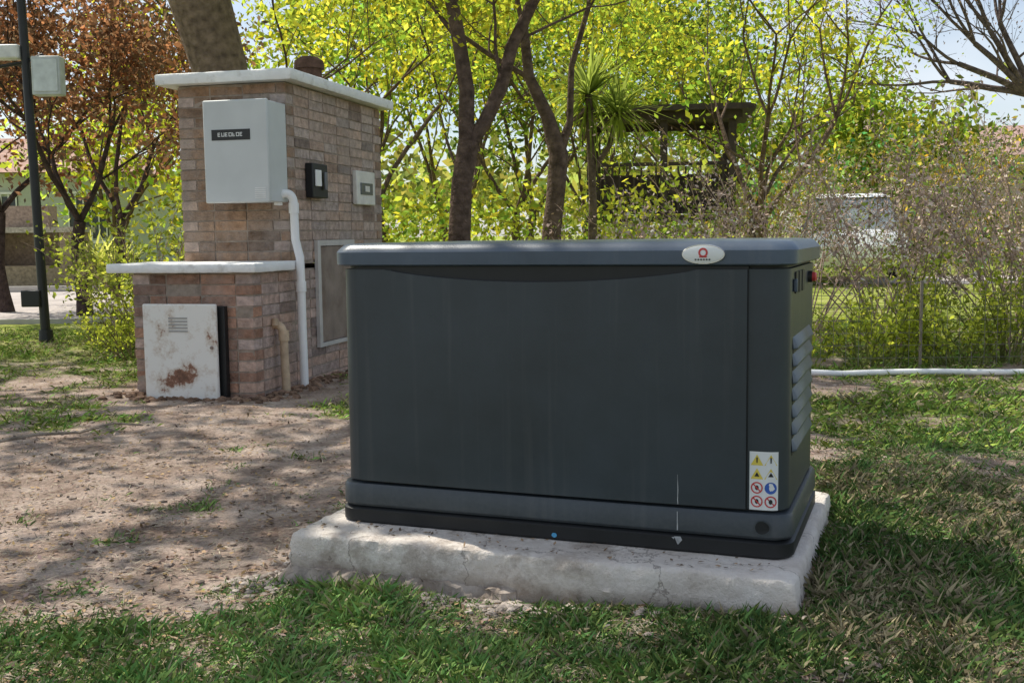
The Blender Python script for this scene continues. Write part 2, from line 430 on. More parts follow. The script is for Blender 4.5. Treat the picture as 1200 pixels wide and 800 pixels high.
# ------------------------------------------------------------------ concrete slab
def rrect(x0, x1, y0, y1, r, seg=8):
    pts = []
    for cx, cy, a0 in ((x1 - r, y0 + r, -90), (x1 - r, y1 - r, 0), (x0 + r, y1 - r, 90), (x0 + r, y0 + r, 180)):
        for i in range(seg + 1):
            an = math.radians(a0 + 90 * i / seg); pts.append((cx + r * math.cos(an), cy + r * math.sin(an)))
    return pts
def densify(pts, d):
    out = []
    for i, p in enumerate(pts):
        q = pts[(i + 1) % len(pts)]; l = math.hypot(q[0] - p[0], q[1] - p[1]); n = max(1, int(l / d))
        for j in range(n): out.append((p[0] + (q[0] - p[0]) * j / n, p[1] + (q[1] - p[1]) * j / n))
    return out
def loft(name, x0, x1, y0, y1, r, rings, mat, parent, seg=8, nse=0.0, dens=None, cap=True, capb=False, smooth=True, angle=35, nsc=9.0):
    base = rrect(x0, x1, y0, y1, r, seg)
    if dens: base = densify(base, dens)
    cx, cy = (x0 + x1) / 2, (y0 + y1) / 2
    hx, hy = (x1 - x0) / 2, (y1 - y0) / 2
    V = []; F = []; n = len(base)
    for (o, z) in rings:
        for (px, py) in base:
            X = cx + (px - cx) * (hx + o) / hx; Y = cy + (py - cy) * (hy + o) / hy
            p = Vector((X, Y, z))
            if nse:
                nv = mn.noise_vector(p * nsc) * 0.6 + mn.noise_vector(p * nsc * 3.1) * 0.6 + mn.noise_vector(p * nsc * 8) * 0.4
                p += Vector((nv.x, nv.y, nv.z * 0.6)) * nse
            V.append(p)
    for i in range(len(rings) - 1):
        for j in range(n):
            F.append((i * n + j, i * n + (j + 1) % n, (i + 1) * n + (j + 1) % n, (i + 1) * n + j))
    if cap: F.append(tuple((len(rings) - 1) * n + j for j in range(n)))
    if capb: F.append(tuple(range(n))[::-1])
    return obj_from(name, V, F, mat, parent, None, smooth, angle)

slabE = empty('concrete_slab', (GA.x, GA.y, 0), -TH)
slabM, nt, b = newmat('slab_concrete'); N, L = nt.nodes, nt.links
tc = N.new('ShaderNodeTexCoord')
c1 = ramp(nz(8, 6, 0.65).outputs['Fac'], [(0.3, (0.62, 0.55, 0.48)), (0.5, (0.78, 0.71, 0.64)), (0.7, (0.86, 0.81, 0.74))])
st = nz(4.5, 8, 0.75)
m1 = N.new('ShaderNodeMapRange'); m1.inputs[1].default_value = 0.54; m1.inputs[2].default_value = 0.62; m1.inputs[4].default_value = 0.7; L.new(st.outputs['Fac'], m1.inputs[0])
x1_ = N.new('ShaderNodeMixRGB'); x1_.inputs[2].default_value = (0.44, 0.37, 0.31, 1); L.new(m1.outputs[0], x1_.inputs[0]); L.new(c1, x1_.inputs[1])
sp_ = N.new('ShaderNodeSeparateXYZ'); L.new(tc.outputs['Object'], sp_.inputs[0])
n5 = nz(16, 6, 0.7)
md_ = N.new('ShaderNodeMath'); md_.operation = 'MULTIPLY_ADD'; md_.inputs[1].default_value = -0.13; L.new(n5.outputs['Fac'], md_.inputs[0]); L.new(sp_.outputs['Z'], md_.inputs[2])
m2 = N.new('ShaderNodeMapRange'); m2.inputs[1].default_value = -0.015; m2.inputs[2].default_value = -0.06; m2.inputs[4].default_value = 0.85; L.new(md_.outputs[0], m2.inputs[0])
x2_ = N.new('ShaderNodeMixRGB'); x2_.inputs[2].default_value = (0.30, 0.235, 0.185, 1); L.new(m2.outputs[0], x2_.inputs[0]); L.new(x1_.outputs[0], x2_.inputs[1])
vo = N.new('ShaderNodeTexVoronoi'); vo.feature = 'DISTANCE_TO_EDGE'; vo.inputs['Scale'].default_value = 3.1
wv_ = N.new('ShaderNodeVectorMath'); wv_.operation = 'MULTIPLY_ADD'; wv_.inputs[1].default_value = (0.25, 0.25, 0.25)
L.new(nz(9, 5).outputs['Color'], wv_.inputs[0]); L.new(tc.outputs['Object'], wv_.inputs[2]); L.new(wv_.outputs[0], vo.inputs['Vector'])
m3 = N.new('ShaderNodeMapRange'); m3.inputs[1].default_value = 0.014; m3.inputs[2].default_value = 0.0; m3.inputs[4].default_value = 0.75; L.new(vo.outputs['Distance'], m3.inputs[0])
x3_ = N.new('ShaderNodeMixRGB'); x3_.inputs[2].default_value = (0.22, 0.18, 0.15, 1); L.new(m3.outputs[0], x3_.inputs[0]); L.new(x2_.outputs[0], x3_.inputs[1])
L.new(x3_.outputs[0], b.inputs['Base Color']); b.inputs['Roughness'].default_value = 0.95; b.inputs['Specular IOR Level'].default_value = 0.2
bp = N.new('ShaderNodeBump'); bp.inputs['Strength'].default_value = 1.0; bp.inputs['Distance'].default_value = 0.012
L.new(nz(38, 7, 0.75).outputs['Fac'], bp.inputs['Height']); L.new(bp.outputs[0], b.inputs['Normal'])
footM = mat_simple('footing_concrete', (0.36, 0.31, 0.265), 0.95, 0, 0.3, 18, 1.0, 40, 0.1, dirt=(0.20, 0.155, 0.12), dscale=8, dlo=0.42, dhi=0.66)
loft('slab', -0.075, 1.200, -0.150, 0.72, 0.010, [(0.010, -0.10), (0.010, -0.01), (0.006, 0.015), (0.010, 0.035), (0.005, 0.05), (0.006, 0.065), (0.004, 0.078), (0.002, 0.090), (-0.001, 0.096), (-0.008, 0.0995), (-0.03, 0.1005), (-0.06, 0.1005)],
     slabM, slabE, 5, 0.0062, 0.009, angle=40)
loft('footing', -0.095, 0.55, -0.172, 0.62, 0.03, [(0.04, -0.10), (0.022, -0.045), (0.006, -0.015), (-0.004, 0.006), (-0.010, 0.015), (-0.03, 0.017)],
     footM, slabE, 5, 0.018, 0.009, angle=40, nsc=16)
n = 160; uu = NR.uniform(-0.06, 1.19, n); vv = np.where(NR.random(n) < 0.75, NR.uniform(-0.135, -0.02, n), NR.uniform(0.6, 0.7, n))
sw = NR.random(n) < 0.2; uu = np.where(sw, NR.uniform(-0.06, -0.02, n), uu); vv = np.where(sw, NR.uniform(-0.1, 0.6, n), vv)
c = np.array([[0.24, 0.17, 0.11]]) * NR.uniform(0.4, 1.6, (n, 1))
leaves('fallen_leaves', np.stack([uu, vv, np.full(n, 0.105)], axis=1), 0.007, c, leafDry, slabE, 0.45, flat=0.85)

# ------------------------------------------------------------------ generator
W, D = 1.163, 0.585; RC = 0.05
gen = empty('standby_generator', (GA.x, GA.y, SLABZ + 0.0005), -TH); gen.scale = (1, 1, 1.014)
def mat_gen(name, col, rough, spec=0.5):
    m, nt, b = newmat(name); N, L = nt.nodes, nt.links
    tc = N.new('ShaderNodeTexCoord')
    n1 = N.new('ShaderNodeTexNoise'); n1.inputs['Scale'].default_value = 2.5; n1.inputs['Detail'].default_value = 7; n1.inputs['Roughness'].default_value = 0.65
    L.new(tc.outputs['Object'], n1.inputs['Vector'])
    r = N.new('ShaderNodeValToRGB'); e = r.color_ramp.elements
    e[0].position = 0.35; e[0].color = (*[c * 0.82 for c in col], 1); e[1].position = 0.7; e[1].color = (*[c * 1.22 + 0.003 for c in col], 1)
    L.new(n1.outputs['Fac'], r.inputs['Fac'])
    n2 = N.new('ShaderNodeTexNoise'); n2.inputs['Scale'].default_value = 90; n2.inputs['Detail'].default_value = 3
    L.new(tc.outputs['Object'], n2.inputs['Vector'])
    # faint vertical dust runs
    mp = N.new('ShaderNodeMapping'); mp.inputs['Scale'].default_value = (38, 38, 1.3); L.new(tc.outputs['Object'], mp.inputs['Vector'])
    n4 = N.new('ShaderNodeTexNoise'); n4.inputs['Scale'].default_value = 1.0; n4.inputs['Detail'].default_value = 4; L.new(mp.outputs[0], n4.inputs['Vector'])
    m4 = N.new('ShaderNodeMapRange'); m4.inputs[1].default_value = 0.55; m4.inputs[2].default_value = 0.8; m4.inputs[4].default_value = 0.10; L.new(n4.outputs['Fac'], m4.inputs[0])
    sz = N.new('ShaderNodeSeparateXYZ'); L.new(tc.outputs['Object'], sz.inputs[0])
    mz = N.new('ShaderNodeMapRange'); mz.inputs[1].default_value = 0.14; mz.inputs[2].default_value = 0.0; mz.inputs[3].default_value = 0.02; mz.inputs[4].default_value = 0.28
    L.new(sz.outputs['Z'], mz.inputs[0])
    mu = N.new('ShaderNodeMath'); mu.operation = 'MULTIPLY_ADD'; L.new(mz.outputs[0], mu.inputs[0]); L.new(n2.outputs['Fac'], mu.inputs[1]); L.new(m4.outputs[0], mu.inputs[2])
    mx = N.new('ShaderNodeMixRGB'); mx.inputs[2].default_value = (0.26, 0.25, 0.23, 1)
    L.new(mu.outputs[0], mx.inputs[0]); L.new(r.outputs[0], mx.inputs[1]); L.new(mx.outputs[0], b.inputs['Base Color'])
    rr = N.new('ShaderNodeMapRange'); rr.inputs[3].default_value = rough - 0.07; rr.inputs[4].default_value = rough + 0.1
    L.new(n1.outputs['Fac'], rr.inputs[0]); L.new(rr.outputs[0], b.inputs['Roughness'])
    b.inputs['Specular IOR Level'].default_value = spec
    n3 = N.new('ShaderNodeTexNoise'); n3.inputs['Scale'].default_value = 420; n3.inputs['Detail'].default_value = 2
    L.new(tc.outputs['Object'], n3.inputs['Vector'])
    bp = N.new('ShaderNodeBump'); bp.inputs['Strength'].default_value = 0.25; bp.inputs['Distance'].default_value = 0.001
    L.new(n3.outputs['Fac'], bp.inputs['Height']); L.new(bp.outputs[0], b.inputs['Normal'])
    return m
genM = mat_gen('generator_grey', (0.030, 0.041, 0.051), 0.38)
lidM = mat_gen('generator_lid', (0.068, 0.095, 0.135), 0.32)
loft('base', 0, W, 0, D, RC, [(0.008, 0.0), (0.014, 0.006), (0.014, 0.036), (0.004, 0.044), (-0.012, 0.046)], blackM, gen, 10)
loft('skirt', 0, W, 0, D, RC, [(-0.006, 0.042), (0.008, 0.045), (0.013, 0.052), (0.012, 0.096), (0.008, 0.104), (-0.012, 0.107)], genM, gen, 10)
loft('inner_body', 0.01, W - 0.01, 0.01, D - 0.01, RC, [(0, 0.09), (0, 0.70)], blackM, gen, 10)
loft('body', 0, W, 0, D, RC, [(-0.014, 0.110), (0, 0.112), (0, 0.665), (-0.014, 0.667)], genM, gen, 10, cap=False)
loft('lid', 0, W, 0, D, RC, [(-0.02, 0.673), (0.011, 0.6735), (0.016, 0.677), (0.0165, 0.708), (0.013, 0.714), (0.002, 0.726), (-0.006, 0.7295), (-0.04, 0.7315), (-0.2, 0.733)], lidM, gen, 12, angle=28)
u0, u1, zb = 0.055, 1.069, 0.113
bevelbox('door_gap', u0 - 0.003, u1 + 0.003, -0.0022, 0.02, 0.1115, 0.6725, blackM, gen, 0.0006, 1)
nu, nzz = 60, 30
def ztop(u):
    t = (u - 0.15) / (0.95 - 0.15)
    return 0.664 if t <= 0 or t >= 1 else 0.664 - 0.030 * (math.sin(math.pi * t) ** 0.7)
V = []; F = []
def dooroff(u, tz):
    t = (u - u0) / (u1 - u0)
    return -0.007 - 0.010 * math.sin(math.pi * t) ** 0.8 * (0.75 + 0.25 * math.sin(math.pi * tz))
for j in range(nzz + 1):
    for i in range(nu + 1):
        u = u0 + (u1 - u0) * i / nu; tz = j / nzz; z = zb + (ztop(u) - zb) * tz
        V.append((u, dooroff(u, tz), z))
for j in range(nzz):
    for i in range(nu):
        q = j * (nu + 1) + i; F.append((q, q + 1, q + nu + 2, q + nu + 1))
nb = len(V)
loop = [i for i in range(nu + 1)] + [j * (nu + 1) + nu for j in range(1, nzz + 1)] + [nzz * (nu + 1) + i for i in range(nu - 1, -1, -1)] + [j * (nu + 1) for j in range(nzz - 1, 0, -1)]
for i in loop: V.append((V[i][0], -0.001, V[i][2]))
for a_ in range(len(loop)):
    b_ = (a_ + 1) % len(loop); F.append((loop[a_], nb + a_, nb + b_, loop[b_]))
obj_from('door', V, F, genM, gen, None, True, 40)
def wrapp(u, z, off):
    if u <= W - RC: return Vector((u, -off, z))
    an = (u - (W - RC)) / RC
    if an > math.pi / 2:
        return Vector((W + off, RC + (u - (W - RC)) - RC * math.pi / 2, z))
    return Vector((W - RC + (RC + off) * math.sin(an), RC - (RC + off) * math.cos(an), z))
def decal(name, polys, off, mat):
    V = []; F = []
    for P in polys:
        n0 = len(V); V += [wrapp(u, z, off) for u, z in P]; F.append(tuple(range(n0, n0 + len(P))))
    return obj_from(name, V, F, mat, gen)
def circ(cx, cz, r, n=20, rz=None): return [(cx + r * math.cos(2 * math.pi * i / n), cz + (rz or r) * math.sin(2 * math.pi * i / n)) for i in range(n)]
def ringp(cx, cz, r, r2, n=20):
    o = circ(cx, cz, r, n); i_ = circ(cx, cz, r2, n)
    return [[o[k], o[(k + 1) % n], i_[(k + 1) % n], i_[k]] for k in range(n)]
stW = mat_simple('sticker_white', (0.78, 0.79, 0.77), 0.4, 0, 0.04, 10)
stY = mat_simple('sticker_yellow', (0.75, 0.60, 0.10), 0.4, 0, 0.04, 10)
stR = mat_simple('sticker_red', (0.60, 0.06, 0.06), 0.4, 0, 0.04, 10)
stB = mat_simple('sticker_blue', (0.04, 0.12, 0.45), 0.4, 0, 0.04, 10)
stK = mat_simple('sticker_black', (0.02, 0.02, 0.02), 0.5, 0, 0.04, 10)
sx0, sx1, sz0, sz1 = 1.077, 1.143, 0.112, 0.248
decal('warning_label', [[(sx0 + (sx1 - sx0) * i / 10, sz0), (sx0 + (sx1 - sx0) * (i + 1) / 10, sz0), (sx0 + (sx1 - sx0) * (i + 1) / 10, sz1), (sx0 + (sx1 - sx0) * i / 10, sz1)] for i in range(10)], 0.0008, stW)
cxs = (sx0 + 0.0172, sx1 - 0.0172); rows = [sz1 - 0.020, sz1 - 0.052, sz1 - 0.084, sz1 - 0.116]
tri = lambda cx, cz, r: [(cx - r, cz - r * 0.8), (cx + r, cz - r * 0.8), (cx, cz + r * 0.95)]
decal('label_triangles_yellow', [tri(c, r, 0.0145) for c in cxs for r in rows[:2]], 0.0014, stY)
decal('label_triangles_mark', [tri(c, r - 0.001, 0.006) for c in cxs for r in rows[1:2]] + [[(c - 0.0012, r - 0.006), (c + 0.0012, r - 0.006), (c + 0.0018, r + 0.007), (c - 0.0018, r + 0.007)] for c in cxs for r in rows[:1]], 0.0020, stK)
pr = []
for c, r in ((cxs[0], rows[2]), (cxs[0], rows[3]), (cxs[1], rows[3])):
    pr += ringp(c, r, 0.0138, 0.0108)
    pr.append([(c - 0.010, r + 0.008), (c - 0.008, r + 0.010), (c + 0.010, r - 0.008), (c + 0.008, r - 0.010)])
decal('label_prohibition_rings', pr, 0.0016, stR)
decal('label_blue_disc', [circ(cxs[1], rows[2], 0.0138)], 0.0014, stB)
decal('label_pictograms', [circ(c, r, 0.0045, 8, 0.006) for c, r in ((cxs[0], rows[2]), (cxs[0], rows[3]), (cxs[1], rows[3]))], 0.0014, stK)
decal('label_pictogram_white', [circ(cxs[1], rows[2], 0.004, 8, 0.007)], 0.0020, stW)
decal('skirt_plug_hole', [circ(1.108, 0.074, 0.0150, 24)], 0.0155, blackM)
decal('skirt_plug_ring', ringp(1.108, 0.074, 0.0175, 0.0150, 24), 0.0158, genM)
def badge(name, rx, rz_, y, th, mat):
    V = []; F = []; n = 40
    for (k, yy) in ((1.0, y), (1.0, y - th * 0.6), (0.95, y - th)):
        V += [(0.970 + rx * k * math.cos(2 * math.pi * i / n), yy, 0.699 + rz_ * k * math.sin(2 * math.pi * i / n)) for i in range(n)]
    for r_ in range(2):
        for i in range(n): F.append((r_ * n + i, r_ * n + (i + 1) % n, (r_ + 1) * n + (i + 1) % n, (r_ + 1) * n + i))
    F.append(tuple(2 * n + i for i in range(n)))
    return obj_from(name, V, F, mat, gen, None, True, 50)
chrome = mat_simple('badge_chrome', (0.6, 0.6, 0.6), 0.25, 0.9, 0.05, 10)
badge('badge_rim', 0.052, 0.0230, -0.010, 0.0115, chrome)
badge('badge_face', 0.0475, 0.0195, -0.0210, 0.0016, stW)
def flat(name, polys, y, mat):
    V = []; F = []
    for P in polys:
        n0 = len(V); V += [(u, y, z) for u, z in P]; F.append(tuple(range(n0, n0 + len(P))))
    return obj_from(name, V, F, mat, gen)
flat('badge_symbol', ringp(0.970, 0.703, 0.0110, 0.0066), -0.0235, stR)
flat('badge_symbol_foot', [[(0.961, 0.692), (0.979, 0.692), (0.979, 0.6945), (0.961, 0.6945)]], -0.0235, stR)
flat('badge_lettering', [[(0.951 + i * 0.0064, 0.6855), (0.9548 + i * 0.0064, 0.6855), (0.9548 + i * 0.0064, 0.6890), (0.951 + i * 0.0064, 0.6890)] for i in range(6)], -0.0235, stK)
drip = mat_simple('chalk_mark', (0.36, 0.37, 0.37), 0.8, 0, 0.3, 60)
def drip_y(u, z): return dooroff(u, (z - zb) / 0.55) - 0.0008
pts = [(0.9095, 0.185, 0.0004), (0.9105, 0.15, 0.0012), (0.9098, 0.125, 0.0010), (0.9105, 0.114, 0.0010)]
V = []; F = []
for (u, z, hw) in pts: V += [(u - hw, drip_y(u, z), z), (u + hw, drip_y(u, z), z)]
for i in range(len(pts) - 1): F.append((2 * i, 2 * i + 1, 2 * i + 3, 2 * i + 2))
obj_from('chalk_drip_door', V, F, drip, gen)
flat('chalk_drip_skirt', [[(0.9085, 0.097), (0.9085, 0.052), (0.9115, 0.052), (0.911, 0.097)]], -0.0142, drip)
flat('chalk_drip_foot', [[(0.903, 0.037), (0.910, 0.020), (0.912, 0.018), (0.922, 0.030), (0.918, 0.038)], [(0.896, 0.035), (0.902, 0.030), (0.904, 0.036)]], -0.0160, drip)
V = [(0.60 + 0.007 * math.cos(t_), -0.0162, 0.014 + 0.006 * math.sin(t_)) for t_ in np.linspace(0, 2 * math.pi, 12, endpoint=False)]
obj_from('blue_plug', V, [tuple(range(12))], mat_simple('blue_plastic', (0.08, 0.35, 0.6), 0.5), gen)
a = Acc()
NL = 7
for i in range(NL):
    z = 0.235 + i * 0.040
    n0 = len(a.v)
    y0, y1 = 0.075, 0.46
    prof = [(0.0, z), (0.011, z + 0.003), (0.012, z + 0.008), (0.0, z + 0.030)]
    for yy in (y0, y0 + 0.012, y1 - 0.012, y1):
        kk = 0.15 if yy in (y0, y1) else 1
        for (ox, zz) in prof: a.v.append(Vector((W + ox * kk, yy, zz))); a.c.append((1, 1, 1))
    for r_ in range(3):
        for j in range(3): a.f.append((n0 + r_ * 4 + j, n0 + r_ * 4 + j + 1, n0 + (r_ + 1) * 4 + j + 1, n0 + (r_ + 1) * 4 + j))
a.make('side_louvres', lidM, gen, True, 30)
a = Acc()
for i in range(NL):
    z = 0.235 + i * 0.040
    a.box(W - 0.002, W + 0.0012, 0.08, 0.455, z - 0.008, z - 0.0005)
a.make('side_louvre_slots', stK, gen)
a = Acc()
for i in range(3):
    a.box(W - 0.004, W + 0.004, 0.10 + i * 0.07, 0.145 + i * 0.07, 0.605, 0.655)
a.make('side_vent_notches', stK, gen)
bevelbox('service_latch', W, W + 0.010, 0.07, 0.082, 0.61, 0.64, lidM, gen, 0.003)
a = Acc(); a.tube([(W, 0.42, 0.632), (W + 0.010, 0.42, 0.632)], [0.015, 0.015], 16); a.make('stop_button_housing', stK, gen, True)
a = Acc(); a.tube([(W + 0.010, 0.42, 0.632), (W + 0.018, 0.42, 0.632), (W + 0.021, 0.42, 0.632)], [0.012, 0.012, 0.008], 16); a.make('stop_button', stR, gen, True)

# ------------------------------------------------------------------ brick pillar
pil = empty('brick_utility_pillar', (PO.x, PO.y, 0), -PA)
def bricks(acc, x0, x1, y0, y1, z0, z1, frontcol, sidecol):
    ch = 0.062; mo = 0.009; bl = 0.215; bw = 0.10
    nc = int(round((z1 - z0) / ch)); ch = (z1 - z0) / nc
    def col(base, v=0.24):
        k = R.uniform(1 - v, 1 + v)
        if R.random() < 0.14: k *= 0.6
        h = R.uniform(-0.05, 0.10)
        return (base[0] * k * (1 + h), base[1] * k, base[2] * k * (1 - h))
    def row(a0, a1, odd, fn, base, v=0.24):
        p = a0 - (bl * 0.5 if odd else 0)
        while p < a1 - 0.01:
            s = max(p, a0); e = min(p + bl - mo, a1)
            if e - s > 0.03: fn(s, e, col(base, v))
            p += bl
    for c in range(nc):
        z = z0 + c * ch; odd = c % 2; zz = z + ch - mo
        j = 0.0024
        fx1 = x1 if not odd else x1 - bw - mo
        fx0 = x0 if not odd else x0 + bw + mo
        row(fx0, fx1, odd, lambda s, e, cc: acc.box(s, e, y0 + R.uniform(-0.004, 0.004), y0 + bw, z, zz, cc, j), frontcol)
        row(fx0, fx1, odd, lambda s, e, cc: acc.box(s, e, y1 - bw, y1, z, zz, cc, j), frontcol)
        sy0 = y0 if odd else y0 + bw + mo; sy1 = y1 if odd else y1 - bw - mo
        row(sy0, sy1, odd, lambda s, e, cc: acc.box(x1 - bw, x1 + R.uniform(-0.003, 0.003), s, e, z, zz, cc, j), sidecol, 0.14)
        row(sy0, sy1, odd, lambda s, e, cc: acc.box(x0, x0 + bw, s, e, z, zz, cc, j), sidecol)
a = Acc()
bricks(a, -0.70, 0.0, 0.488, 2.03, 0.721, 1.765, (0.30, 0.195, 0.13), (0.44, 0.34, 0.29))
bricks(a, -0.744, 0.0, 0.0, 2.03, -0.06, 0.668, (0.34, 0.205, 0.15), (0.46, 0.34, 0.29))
a.make('brickwork', brickM, pil)
mortM = mat_simple('mortar', (0.33, 0.27, 0.22), 0.95, 0, 0.25, 20, 0.8, 60, 0.1)
a = Acc(); a.box(-0.696, -0.004, 0.492, 2.026, 0.7, 1.764); a.box(-0.740, -0.004, 0.004, 2.026, -0.08, 0.669)
a.make('mortar_core', mortM, pil)
def rough_slab(name, x0, x1, y0, y1, z0, z1, mat, nse=0.003):
    return loft(name, x0, x1, y0, y1, 0.008, [(-0.03, z0 + 0.0005), (-0.004, z0), (0, z0 + 0.006), (0, z1 - 0.007), (-0.006, z1), (-0.05, z1 + 0.001)], mat, pil, 3, nse, 0.025, capb=True, angle=50)
rough_slab('roof_slab', -0.80, 0.08, 0.40, 2.11, 1.768, 1.83, ledgeM)
rough_slab('ledge', -0.875, 0.05, -0.06, 0.484, 0.671, 0.722, ledgeM)
a = Acc(); a.tube([(-0.32, 1.55, 1.83), (-0.32, 1.55, 2.0)], [0.09, 0.085], 18, (0.12, 0.07, 0.05)); a.tube([(-0.32, 1.55, 2.0), (-0.32, 1.55, 2.05), (-0.32, 1.55, 2.08)], [0.105, 0.10, 0.06], 18, (0.12, 0.07, 0.05))
a.make('vent_cowl', stoneM, pil, True)
ats = mat_simple('cabinet_grey', (0.56, 0.585, 0.585), 0.45, 0, 0.05, 6, 0.05, 200)
bevelbox('cabinet_body', -0.395, 0.0, 0.262, 0.485, 1.065, 1.635, ats, pil, 0.006)
bevelbox('cabinet_door', -0.399, 0.004, 0.236, 0.260, 1.06, 1.642, ats, pil, 0.009)
bevelbox('cabinet_nameplate', -0.345, -0.105, 0.2325, 0.24, 1.415, 1.475, stK, pil, 0.001)
lx = -0.305
a = Acc()
for i in range(7):
    x_ = lx + i * 0.023
    a.box(x_, x_ + 0.004, 0.2312, 0.2324, 1.435, 1.457); a.box(x_ + 0.0045, x_ + 0.015, 0.2312, 0.2324, 1.435, 1.439)
    if i % 3 != 1: a.box(x_ + 0.0045, x_ + 0.015, 0.2312, 0.2324, 1.453, 1.457)
    if i % 2 == 0: a.box(x_ + 0.0045, x_ + 0.013, 0.2312, 0.2324, 1.444, 1.448)
    else: a.box(x_ + 0.0155, x_ + 0.019, 0.2312, 0.2324, 1.435, 1.457)
a.make('cabinet_lettering', stW, pil)
a = Acc()
for i in range(6): a.box(-0.085, -0.018, 0.2335, 0.2358, 1.085 + i * 0.011, 1.090 + i * 0.011)
a.make('cabinet_vents', mat_simple('vent_light', (0.75, 0.75, 0.74), 0.5), pil)
a = Acc()
def bend(p0, p1, p2, n=8):
    p0, p1, p2 = Vector(p0), Vector(p1), Vector(p2)
    return [(p0 * (1 - t) ** 2 + p1 * 2 * t * (1 - t) + p2 * t * t) for t in [i / n for i in range(n + 1)]]
pp = bend((-0.035, 0.42, 1.05), (-0.03, 0.41, 1.115), (0.01, 0.425, 1.115)) + bend((0.012, 0.43, 1.115), (0.045, 0.45, 1.113), (0.047, 0.455, 1.06)) + [Vector((0.05, 0.456, 0.85)), Vector((0.076, 0.456, 0.74)), Vector((0.078, 0.456, 0.60)), Vector((0.078, 0.456, 0.3)), Vector((0.08, 0.46, -0.05))]
a.tube(pp, [0.025] * len(pp), 14)
a.tube([(0.047, 0.455, 1.0), (0.047, 0.455, 1.06)], [0.030, 0.030], 14); a.tube([(0.078, 0.456, 0.54), (0.078, 0.456, 0.60)], [0.030, 0.030], 14)
a.make('pvc_conduit', pvcM, pil, True, 60)
brownP = mat_simple('brown_pipe', (0.52, 0.39, 0.26), 0.6, 0, 0.25, 15, 0.3, 50)
a = Acc()
pp = bend((-0.01, 0.25, 0.36), (0.05, 0.25, 0.37), (0.055, 0.25, 0.30)) + [Vector((0.058, 0.25, 0.15)), Vector((0.062, 0.255, -0.05))]
a.tube(pp, [0.024] * len(pp), 12); a.tube([(0.056, 0.25, 0.27), (0.056, 0.25, 0.33)], [0.031, 0.03], 12)
a.tube([(0.02, 0.22, 0.36), (0.02, 0.22, 0.40)], [0.02, 0.018], 10)
a.make('drain_pipe', brownP, pil, True, 60)
P0 = 0.488
bevelbox('meter_box', 0.0, 0.05, P0 + 0.24, P0 + 0.47, 1.10, 1.31, blackM, pil, 0.006)
bevelbox('meter_face', 0.05, 0.062, P0 + 0.27, P0 + 0.35, 1.17, 1.27, pvcM, pil, 0.004)
bevelbox('meter_dial', 0.062, 0.072, P0 + 0.38, P0 + 0.42, 1.15, 1.26, mat_simple('meter_grey', (0.12, 0.13, 0.15), 0.3), pil, 0.004)
creamM = mat_simple('breaker_box_cream', (0.72, 0.70, 0.64), 0.5)
bevelbox('breaker_box', 0.0, 0.035, P0 + 0.99, P0 + 1.33, 1.075, 1.305, creamM, pil, 0.008)
bevelbox('breaker_window', 0.035, 0.042, P0 + 1.05, P0 + 1.27, 1.145, 1.225, mat_simple('smoked_window', (0.10, 0.12, 0.13), 0.2), pil, 0.004)
bevelbox('breaker_switches', 0.0425, 0.046, P0 + 1.12, P0 + 1.20, 1.165, 1.205, creamM, pil, 0.002)
hatch = mat_simple('hatch_metal', (0.26, 0.20, 0.17), 0.6, 0.0, 0.2, 8, 0.2, 40, dirt=(0.15, 0.09, 0.06), dscale=5, dlo=0.5, dhi=0.8)
hatchF = mat_simple('hatch_frame_metal', (0.55, 0.52, 0.49), 0.6, 0.0, 0.1, 8, 0.2, 40)
a = Acc()
a.box(0.002, 0.025, P0 + 0.34, P0 + 0.385, 0.17, 0.84); a.box(0.002, 0.025, P0 + 0.90, P0 + 0.945, 0.17, 0.84)
a.box(0.002, 0.025, P0 + 0.3855, P0 + 0.8995, 0.805, 0.84); a.box(0.002, 0.025, P0 + 0.3855, P0 + 0.8995, 0.17, 0.195)
a.make('hatch_frame', hatchF, pil)
bevelbox('hatch_door', 0.002, 0.018, P0 + 0.39, P0 + 0.895, 0.20, 0.80, hatch, pil, 0.003)
rust, nt, b = newmat('rusty_white_enamel'); N, L = nt.nodes, nt.links
tc = N.new('ShaderNodeTexCoord')
n1 = N.new('ShaderNodeTexNoise'); n1.inputs['Scale'].default_value = 9; n1.inputs['Detail'].default_value = 9; n1.inputs['Roughness'].default_value = 0.7
L.new(tc.outputs['Object'], n1.inputs['Vector'])
vm = N.new('ShaderNodeVectorMath'); vm.operation = 'SUBTRACT'; vm.inputs[1].default_value = (-0.415, -0.055, 0.105)
L.new(tc.outputs['Object'], vm.inputs[0])
vs = N.new('ShaderNodeVectorMath'); vs.operation = 'MULTIPLY'; vs.inputs[1].default_value = (1, 0, 1.7); L.new(vm.outputs[0], vs.inputs[0])
vl = N.new('ShaderNodeVectorMath'); vl.operation = 'LENGTH'; L.new(vs.outputs[0], vl.inputs[0])
mr = N.new('ShaderNodeMapRange'); mr.inputs[1].default_value = 0.04; mr.inputs[2].default_value = 0.15; mr.inputs[3].default_value = 0.20; mr.inputs[4].default_value = -0.03
L.new(vl.outputs['Value'], mr.inputs[0])
ad = N.new('ShaderNodeMath'); L.new(mr.outputs[0], ad.inputs[0]); L.new(n1.outputs['Fac'], ad.inputs[1])
r = N.new('ShaderNodeValToRGB'); e = r.color_ramp.elements
e[0].position = 0.48; e[0].color = (0.78, 0.76, 0.71, 1); e[1].position = 0.72; e[1].color = (0.13, 0.06, 0.035, 1)
q = e.new(0.58); q.color = (0.62, 0.55, 0.47, 1); q = e.new(0.63); q.color = (0.26, 0.12, 0.07, 1)
L.new(ad.outputs[0], r.inputs['Fac']); L.new(r.outputs[0], b.inputs['Base Color']); b.inputs['Roughness'].default_value = 0.55
